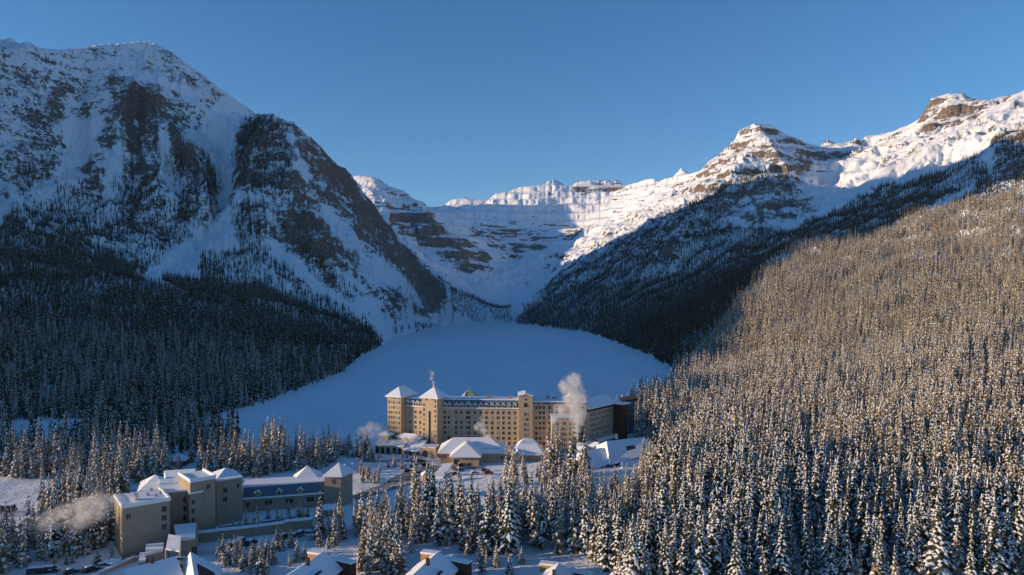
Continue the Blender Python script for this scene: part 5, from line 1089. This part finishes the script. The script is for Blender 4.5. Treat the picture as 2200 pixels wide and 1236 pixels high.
for _ in range(26): EX.append((rr_.uniform(772, 862), rr_.uniform(1188, 1236), rr_.uniform(9, 19), 'bottom'))
for _ in range(26): EX.append((rr_.uniform(484, 590), rr_.uniform(1188, 1236), rr_.uniform(4, 8), 'bottom'))
for _ in range(10): EX.append((rr_.uniform(1012, 1140), rr_.uniform(1206, 1236), rr_.uniform(4, 9), 'bottom'))
for _ in range(14): EX.append((rr_.uniform(60, 260), rr_.uniform(1196, 1214), rr_.uniform(3, 7), 'yard'))
for _ in range(16): EX.append((rr_.uniform(770, 822), rr_.uniform(1014, 1044), rr_.uniform(5, 8.5), 'clump'))
for _ in range(22): EX.append((rr_.uniform(700, 812), rr_.uniform(962, 990), rr_.uniform(6, 12), 'lawn'))
for _ in range(12): EX.append((rr_.uniform(790, 935), rr_.uniform(980, 992), rr_.uniform(3, 5.5), 'hotelfront'))
for a, b in ((776, 974), (786, 976), (768, 980), (730, 978), (722, 985), (812, 968)): EX.append((a, b, 15, 'lawn'))
for px_, py_, h, rg in EX:
    g_ = ground_at(px_, py_); pool.append((g_.x, g_.y, g_.z - .2, h, rg))
SOLID = []                                       # footprints to keep clear of trunks
for o in list(COL.objects):
    if o.parent is None and o.get('category') in ('hotel', 'pavilion', 'building', 'chalet', 'hut', 'cabin', 'boathouse', 'shed', 'garage', 'boiler house', 'porch', 'car', 'van', 'canopy'):
        for c in o.children:
            if c.type == 'MESH' and c.name.split('.')[0] not in ('window', 'dormer'):
                vs = [o.matrix_basis @ c.matrix_basis @ v.co for v in c.data.vertices]
                SOLID.append((min(v.x for v in vs) - 1.5, max(v.x for v in vs) + 1.5, min(v.y for v in vs) - 1.8, max(v.y for v in vs) + 1.2))
SOLID = np.array(SOLID); PA = np.array([p[:4] for p in pool]); ok = np.ones(len(pool), bool)
for s_ in SOLID: ok &= ~((PA[:, 0] > s_[0]) & (PA[:, 0] < s_[1]) & (PA[:, 1] > s_[2]) & (PA[:, 1] < s_[3]))
for px_, py_ in ():
    pass
ppx, ppy = pix(PA[:, 0], PA[:, 1], PA[:, 2]); size = PA[:, 3] / PA[:, 1]; infr = (ppx > -20) & (ppx < 2220) & (ppy - PA[:, 3] / PA[:, 1] * F < 1236)
order = [i for i in np.argsort(-size * infr) if ok[i]]; chosen = set(order[:300])
REG = {'right': ('snow laden spruce in the foreground wood between annex and right edge', 'spruces of the foreground wood'), 'left': ('frosted spruce in the wood left of and behind the annex', 'spruces of the left wood'),
       'slope': ('snowy spruce on the sunlit slope right of the hotel', 'spruces on the sunlit slope'), 'pavilion': ('snowy spruce standing before the pavilions and lodges', 'spruces before the pavilions'),
       'garden': ('young spruce in the snowy garden below the blue mansard wing', 'young garden spruces'), 'wall': ('young snowy spruce above the retaining wall', 'young spruces above the retaining wall'),
       'roadside': ('lone snow laden spruce by the lit road before the parked cars', 'roadside spruces'), 'bottom': ('small spruce on the shaded snow between the bottom chalets', 'small spruces between the chalets'),
       'yard': ('small dark spruce at the edge of the yard left of the annex', 'small spruces left of the annex'), 'porch': ('snowy spruce standing close to the annex porch', 'spruces at the porch'), 'island': ('sunlit spruce on the snowy island inside the loop road', 'spruces on the loop road island'),
       'clump': ('slender young spruce in the clump left of the loop road', 'young spruces left of the loop road'), 'lawn': ('snowy spruce on the shore lawn left of the hotel', 'spruces on the shore lawn'), 'hotelfront': ('low snowy spruce against the hotel arcade', 'low spruces along the arcade')}
LM = [(-999, 'at the left picture edge'), (120, 'left of the tan annex steam'), (260, 'behind the annex front block'), (420, 'behind the annex middle'), (560, 'behind the blue mansard wing'), (660, 'near the annex corner tower'), (740, 'above the left timber chalet'), (830, 'left of the middle timber chalet'),
      (900, 'behind the middle timber chalet'), (1010, 'between middle and right timber chalets'), (1130, 'behind the right timber chalet'), (1270, 'just right of the right chalet'), (1400, 'below the long shaded lodge roof'), (1560, 'in the right centre'), (1760, 'well to the right'), (1960, 'near the right edge'), (2100, 'at the right picture edge')]
SHAPE = ['even', 'broad', 'slender', 'wide skirted', 'dark gapped', 'bare footed', 'sparse', 'thickly laden', 'thin dark', 'bare trunked']
def bandx(v): return [n_ for a, n_ in LM if v >= a][-1]
rt = random.Random(11); items = []
for i in sorted(chosen):
    x, y, z_, h, rg = pool[i]; kd = rt.randrange(len(NEAR)) if h > 12 else rt.choice([1, 3, 7, 4, 0]); size_w = 'tall' if h > 22 else ('small' if h < 10 else 'mid height')
    row = 'front row' if y < 222 else ('second rows' if y < 250 else ('third rows' if y < 290 else 'rear rows'))
    if rg in ('right', 'left', 'slope'): key = f'{size_w} {SHAPE[kd]} snowy spruce {bandx(ppx[i])}, {row}'
    else: key = f'{SHAPE[kd]} {REG[rg][0]}'
    items.append((key, ppx[i], i, kd, REG[rg][1]))
from collections import defaultdict
by = defaultdict(list)
for it in items: by[it[0]].append(it)
for key, its in by.items():
    its.sort(key=lambda q: q[1]); n_i = len(its)
    for k, (key_, pxi, i, kd, gr) in enumerate(its):
        x, y, z_, h, rg = pool[i]; s_ = h / 20
        pre = '' if n_i == 1 else (['left', 'right'][k] if n_i == 2 else ('leftmost' if k == 0 else ('rightmost' if k == n_i - 1 else (['', 'second', 'third', 'fourth', 'fifth', 'sixth'][k] + ' from left,' if k < 6 and n_i < 9 else ''))))
        lab = ' '.join((pre + ' ' + key).split()[:16]).rstrip(',')
        o = thing('spruce_tree', lab, 'tree', (x, y, z_), gr if pre or n_i == 1 else gr + ', ' + key)
        w_ = s_ * (rt.uniform(.9, 1.15) if h > 12 else 1.5); o.scale = (w_, w_, s_); o.rotation_euler = (rt.uniform(-.03, .03), rt.uniform(-.03, .03), rt.uniform(0, 6.28))
        for nm, me in zip(('crown', 'trunk'), NEAR[kd]):
            c = bpy.data.objects.new(nm, me); COL.objects.link(c); c.parent = o
SHADE_SIDE = [(1400, 812), (1440, 800), (1490, 775), (1550, 695), (1600, 630), (1650, 575), (1710, 528), (1850, 503), (2000, 458), (2160, 340), (2160, 200), (1000, 200), (1000, 812)]  # shaded side of the spur: its trees are swapped for darker ones
mp_, mh_ = T_mid_r; sx_, sy_ = pix(mp_[:, 0], mp_[:, 1], mp_[:, 2]); shd = in_poly(sx_, sy_, SHADE_SIDE); T_shade_r = (mp_[shd], mh_[shd]); T_mid_r = (mp_[~shd], mh_[~shd])
rest = [i for i in range(len(pool)) if ok[i] and i not in chosen]
forest('spruce_forest', 'snowy spruces standing behind the nearest ones, hotel grounds to right slope', 'forest', PA[rest, :3], PA[rest, 3], FRAME_TREES, 1)
for a_ in ((*T_mid_r, 'sunlit frosted spruce forest climbing the middle of the right slope', FAR_TREES), (*T_shade_r, 'spruces coloured darker for shade on the valley side of the right spur', DARK_TREES + MID_TREES[:1]), (*T_far_r, 'dark spruce forest in the shaded valley right of the lake', DARK_TREES + MID_TREES[:2]), (*T_near_l, 'snowy spruce forest left of the frozen lake', MID_TREES + FRAME_TREES[:2]),
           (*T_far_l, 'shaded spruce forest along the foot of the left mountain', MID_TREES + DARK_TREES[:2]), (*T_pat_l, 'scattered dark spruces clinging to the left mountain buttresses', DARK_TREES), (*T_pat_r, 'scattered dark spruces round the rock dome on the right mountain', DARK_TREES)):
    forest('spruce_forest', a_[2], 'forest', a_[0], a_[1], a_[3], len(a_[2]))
print('POOL', len(pool), 'stuff near', len(rest), [len(t[0]) for t in (T_near_r, T_mid_r, T_far_r, T_near_l, T_far_l, T_pat_l, T_pat_r)])

# ---------------------------------------------------------------- steam
def steam(label, pts, dens, seed, scale=.35, name='steam_plume'):
    """puffs strung along a rising path: one closed mesh, thin noisy volume inside"""
    b = MB(); rs = random.Random(seed)
    m, t, pr_ = nodes('steam_%d' % seed); t.nodes.remove(pr_); pv_ = t.nodes.new('ShaderNodeVolumePrincipled'); pv_.inputs['Color'].default_value = (.97, .96, .95, 1); pv_.inputs['Anisotropy'].default_value = .25
    tc = t.nodes.new('ShaderNodeTexCoord'); ge = t.nodes.new('ShaderNodeNewGeometry')
    f = noise(t, scale, 5, .65, ge.outputs['Position'], 1.2)
    # density falls off from the plume's own axis: nearest of the path balls
    best = None
    for (x, y, z_, r) in pts:
        vs = t.nodes.new('ShaderNodeVectorMath'); vs.operation = 'DISTANCE'; t.links.new(ge.outputs['Position'], vs.inputs[0]); vs.inputs[1].default_value = (x, y, z_)
        v = mth(t, 'SUBTRACT', 1.0, mth(t, 'DIVIDE', vs.outputs['Value'], r)); best = v if best is None else mth(t, 'SMOOTH_MAX', best, v, .3)
    d_ = mth(t, 'ADD', mth(t, 'MULTIPLY', best, 1.15), mth(t, 'MULTIPLY', mth(t, 'SUBTRACT', f, .55), 4.2))
    d_ = mth(t, 'MULTIPLY', mth(t, 'MINIMUM', mth(t, 'MAXIMUM', mth(t, 'MULTIPLY', d_, mth(t, 'MINIMUM', mth(t, 'MULTIPLY', mth(t, 'MAXIMUM', best, 0), 4), 1)), 0), 1), dens); t.links.new(d_, pv_.inputs['Density'])
    t.links.new(pv_.outputs[0], t.nodes['Material Output'].inputs['Volume'])
    P = np.array(pts); lo, hi_ = (P[:, :3] - P[:, 3:]).min(0), (P[:, :3] + P[:, 3:]).max(0)
    # hull: box rings tight round the path, sliced in height or sideways
    ax = int(np.argmax(hi_ - lo)); oth = [k for k in range(3) if k != ax]; nS = 14; rings = []
    for k in range(nS + 1):
        c = lo[ax] + (hi_[ax] - lo[ax]) * k / nS; w_ = np.abs(P[:, ax] - c) < P[:, 3] * 1.05 + (hi_[ax] - lo[ax]) / nS
        S_ = P[w_] if w_.any() else P[[int(np.argmin(np.abs(P[:, ax] - c)))]]; l2, h2 = (S_[:, :3] - S_[:, 3:] * 1.02).min(0), (S_[:, :3] + S_[:, 3:] * 1.02).max(0)
        ring = []
        for i in range(10):
            a = 2 * pi * i / 10; v = [0, 0, 0]; v[ax] = c
            for q, fn in zip(oth, (cos, sin)): v[q] = (l2[q] + h2[q]) / 2 + (h2[q] - l2[q]) / 2 * 1.1 * fn(a)
            ring.append(tuple(v))
        rings.append(ring)
    V = [v for r_ in rings for v in r_]; Fc = [(k * 10 + i, k * 10 + (i + 1) % 10, (k + 1) * 10 + (i + 1) % 10, (k + 1) * 10 + i) for k in range(nS) for i in range(10)] + [tuple(range(10))[::-1], tuple(range(nS * 10, nS * 10 + 10))]
    me = bpy.data.meshes.new(name); me.from_pydata(V, [], Fc); me.materials.append(m); me.update()
    import bmesh
    bm = bmesh.new(); bm.from_mesh(me); bmesh.ops.recalc_face_normals(bm, faces=bm.faces); bm.to_mesh(me); bm.free()
    o = bpy.data.objects.new(name, me); COL.objects.link(o); o['label'] = label; o['category'] = 'steam'; return o
def SP(px, py, d, r): return (*W(px, py, d), r)
steam('tall pale steam column rising from the block right of the hotel low wing', [SP(1237, 938, 371, 2.4), SP(1238, 922, 371, 3.4), SP(1240, 905, 371, 4.8), SP(1242, 888, 371, 6.2), SP(1236, 870, 371, 7.4), SP(1240, 855, 371, 7.0), SP(1234, 838, 371, 6.2), SP(1216, 830, 371, 5.4), SP(1232, 820, 371, 6.0), SP(1224, 834, 371, 6), SP(1222, 858, 371, 5), SP(1205, 880, 372, 4.5), SP(1190, 902, 372, 3.4)], .55, 1)
steam('faint leaning steam puff rising from the large pavilion roof', [SP(1054, 962, 375, 1.5), SP(1050, 950, 375, 2.0), SP(1046, 938, 375, 2.6), SP(1040, 925, 375, 3.3), SP(1032, 914, 375, 3.2), SP(1024, 918, 375, 2.6), SP(1034, 900, 375, 1.8)], .4, 2)
steam('thin pinkish steam wisp above the main tower chimney', [SP(933, 830, 409, 1.3), SP(931, 822, 409, 1.8), SP(927, 813, 409, 2.3), SP(928, 803, 409, 2.2), SP(924, 796, 409, 1.6)], .3, 3)
steam('low drifting steam bank left of the hotel end tower', [SP(826, 930, 399, 3.5), SP(812, 922, 398, 4.5), SP(796, 920, 398, 5.2), SP(782, 926, 398, 4.5), SP(772, 934, 398, 3.5), SP(800, 934, 398, 4.5), SP(815, 940, 398, 4.0)], .16, 4)
steam('tan steam cloud drifting left from the annex front block roof', [SP(293, 1070, 238, 1.2), SP(286, 1074, 236, 1.8), SP(272, 1077, 232, 2.6), SP(255, 1074, 229, 3.2), SP(240, 1080, 229, 3.6), SP(220, 1084, 228, 4.2), SP(200, 1078, 228, 4.5), SP(182, 1085, 228, 4.6), SP(195, 1100, 228, 5.0), SP(180, 1115, 228, 4.4), SP(168, 1092, 228, 4.2), SP(212, 1098, 228, 4.4), SP(120, 1112, 229, 4.4), SP(140, 1106, 229, 5), SP(100, 1122, 229, 4), SP(165, 1122, 229, 5)], .24, 5)
steam('faint steam haze among the spruces at the left edge', [SP(60, 1130, 235, 5), SP(30, 1120, 235, 5.5), SP(90, 1140, 235, 5), SP(110, 1120, 235, 4), SP(20, 1160, 232, 5)], .035, 6)

# ---------------------------------------------------------------- thin mountain air
hz = MB().box((-400, 3700), (1, 0), (0, 1), 6500, 5600, -6, 2100).build('haze', 'snow')
hm, ht, hp = nodes('haze_air'); ht.nodes.remove(hp); pv = ht.nodes.new('ShaderNodeVolumePrincipled'); pv.inputs['Color'].default_value = (.72, .84, 1, 1); pv.inputs['Density'].default_value = 0.9e-5; pv.inputs['Anisotropy'].default_value = 0.0
ht.links.new(pv.outputs[0], ht.nodes['Material Output'].inputs['Volume']); hz.data.materials.clear(); hz.data.materials.append(hm); hz['kind'] = 'stuff'; hz['label'] = 'thin blue air over the whole valley'
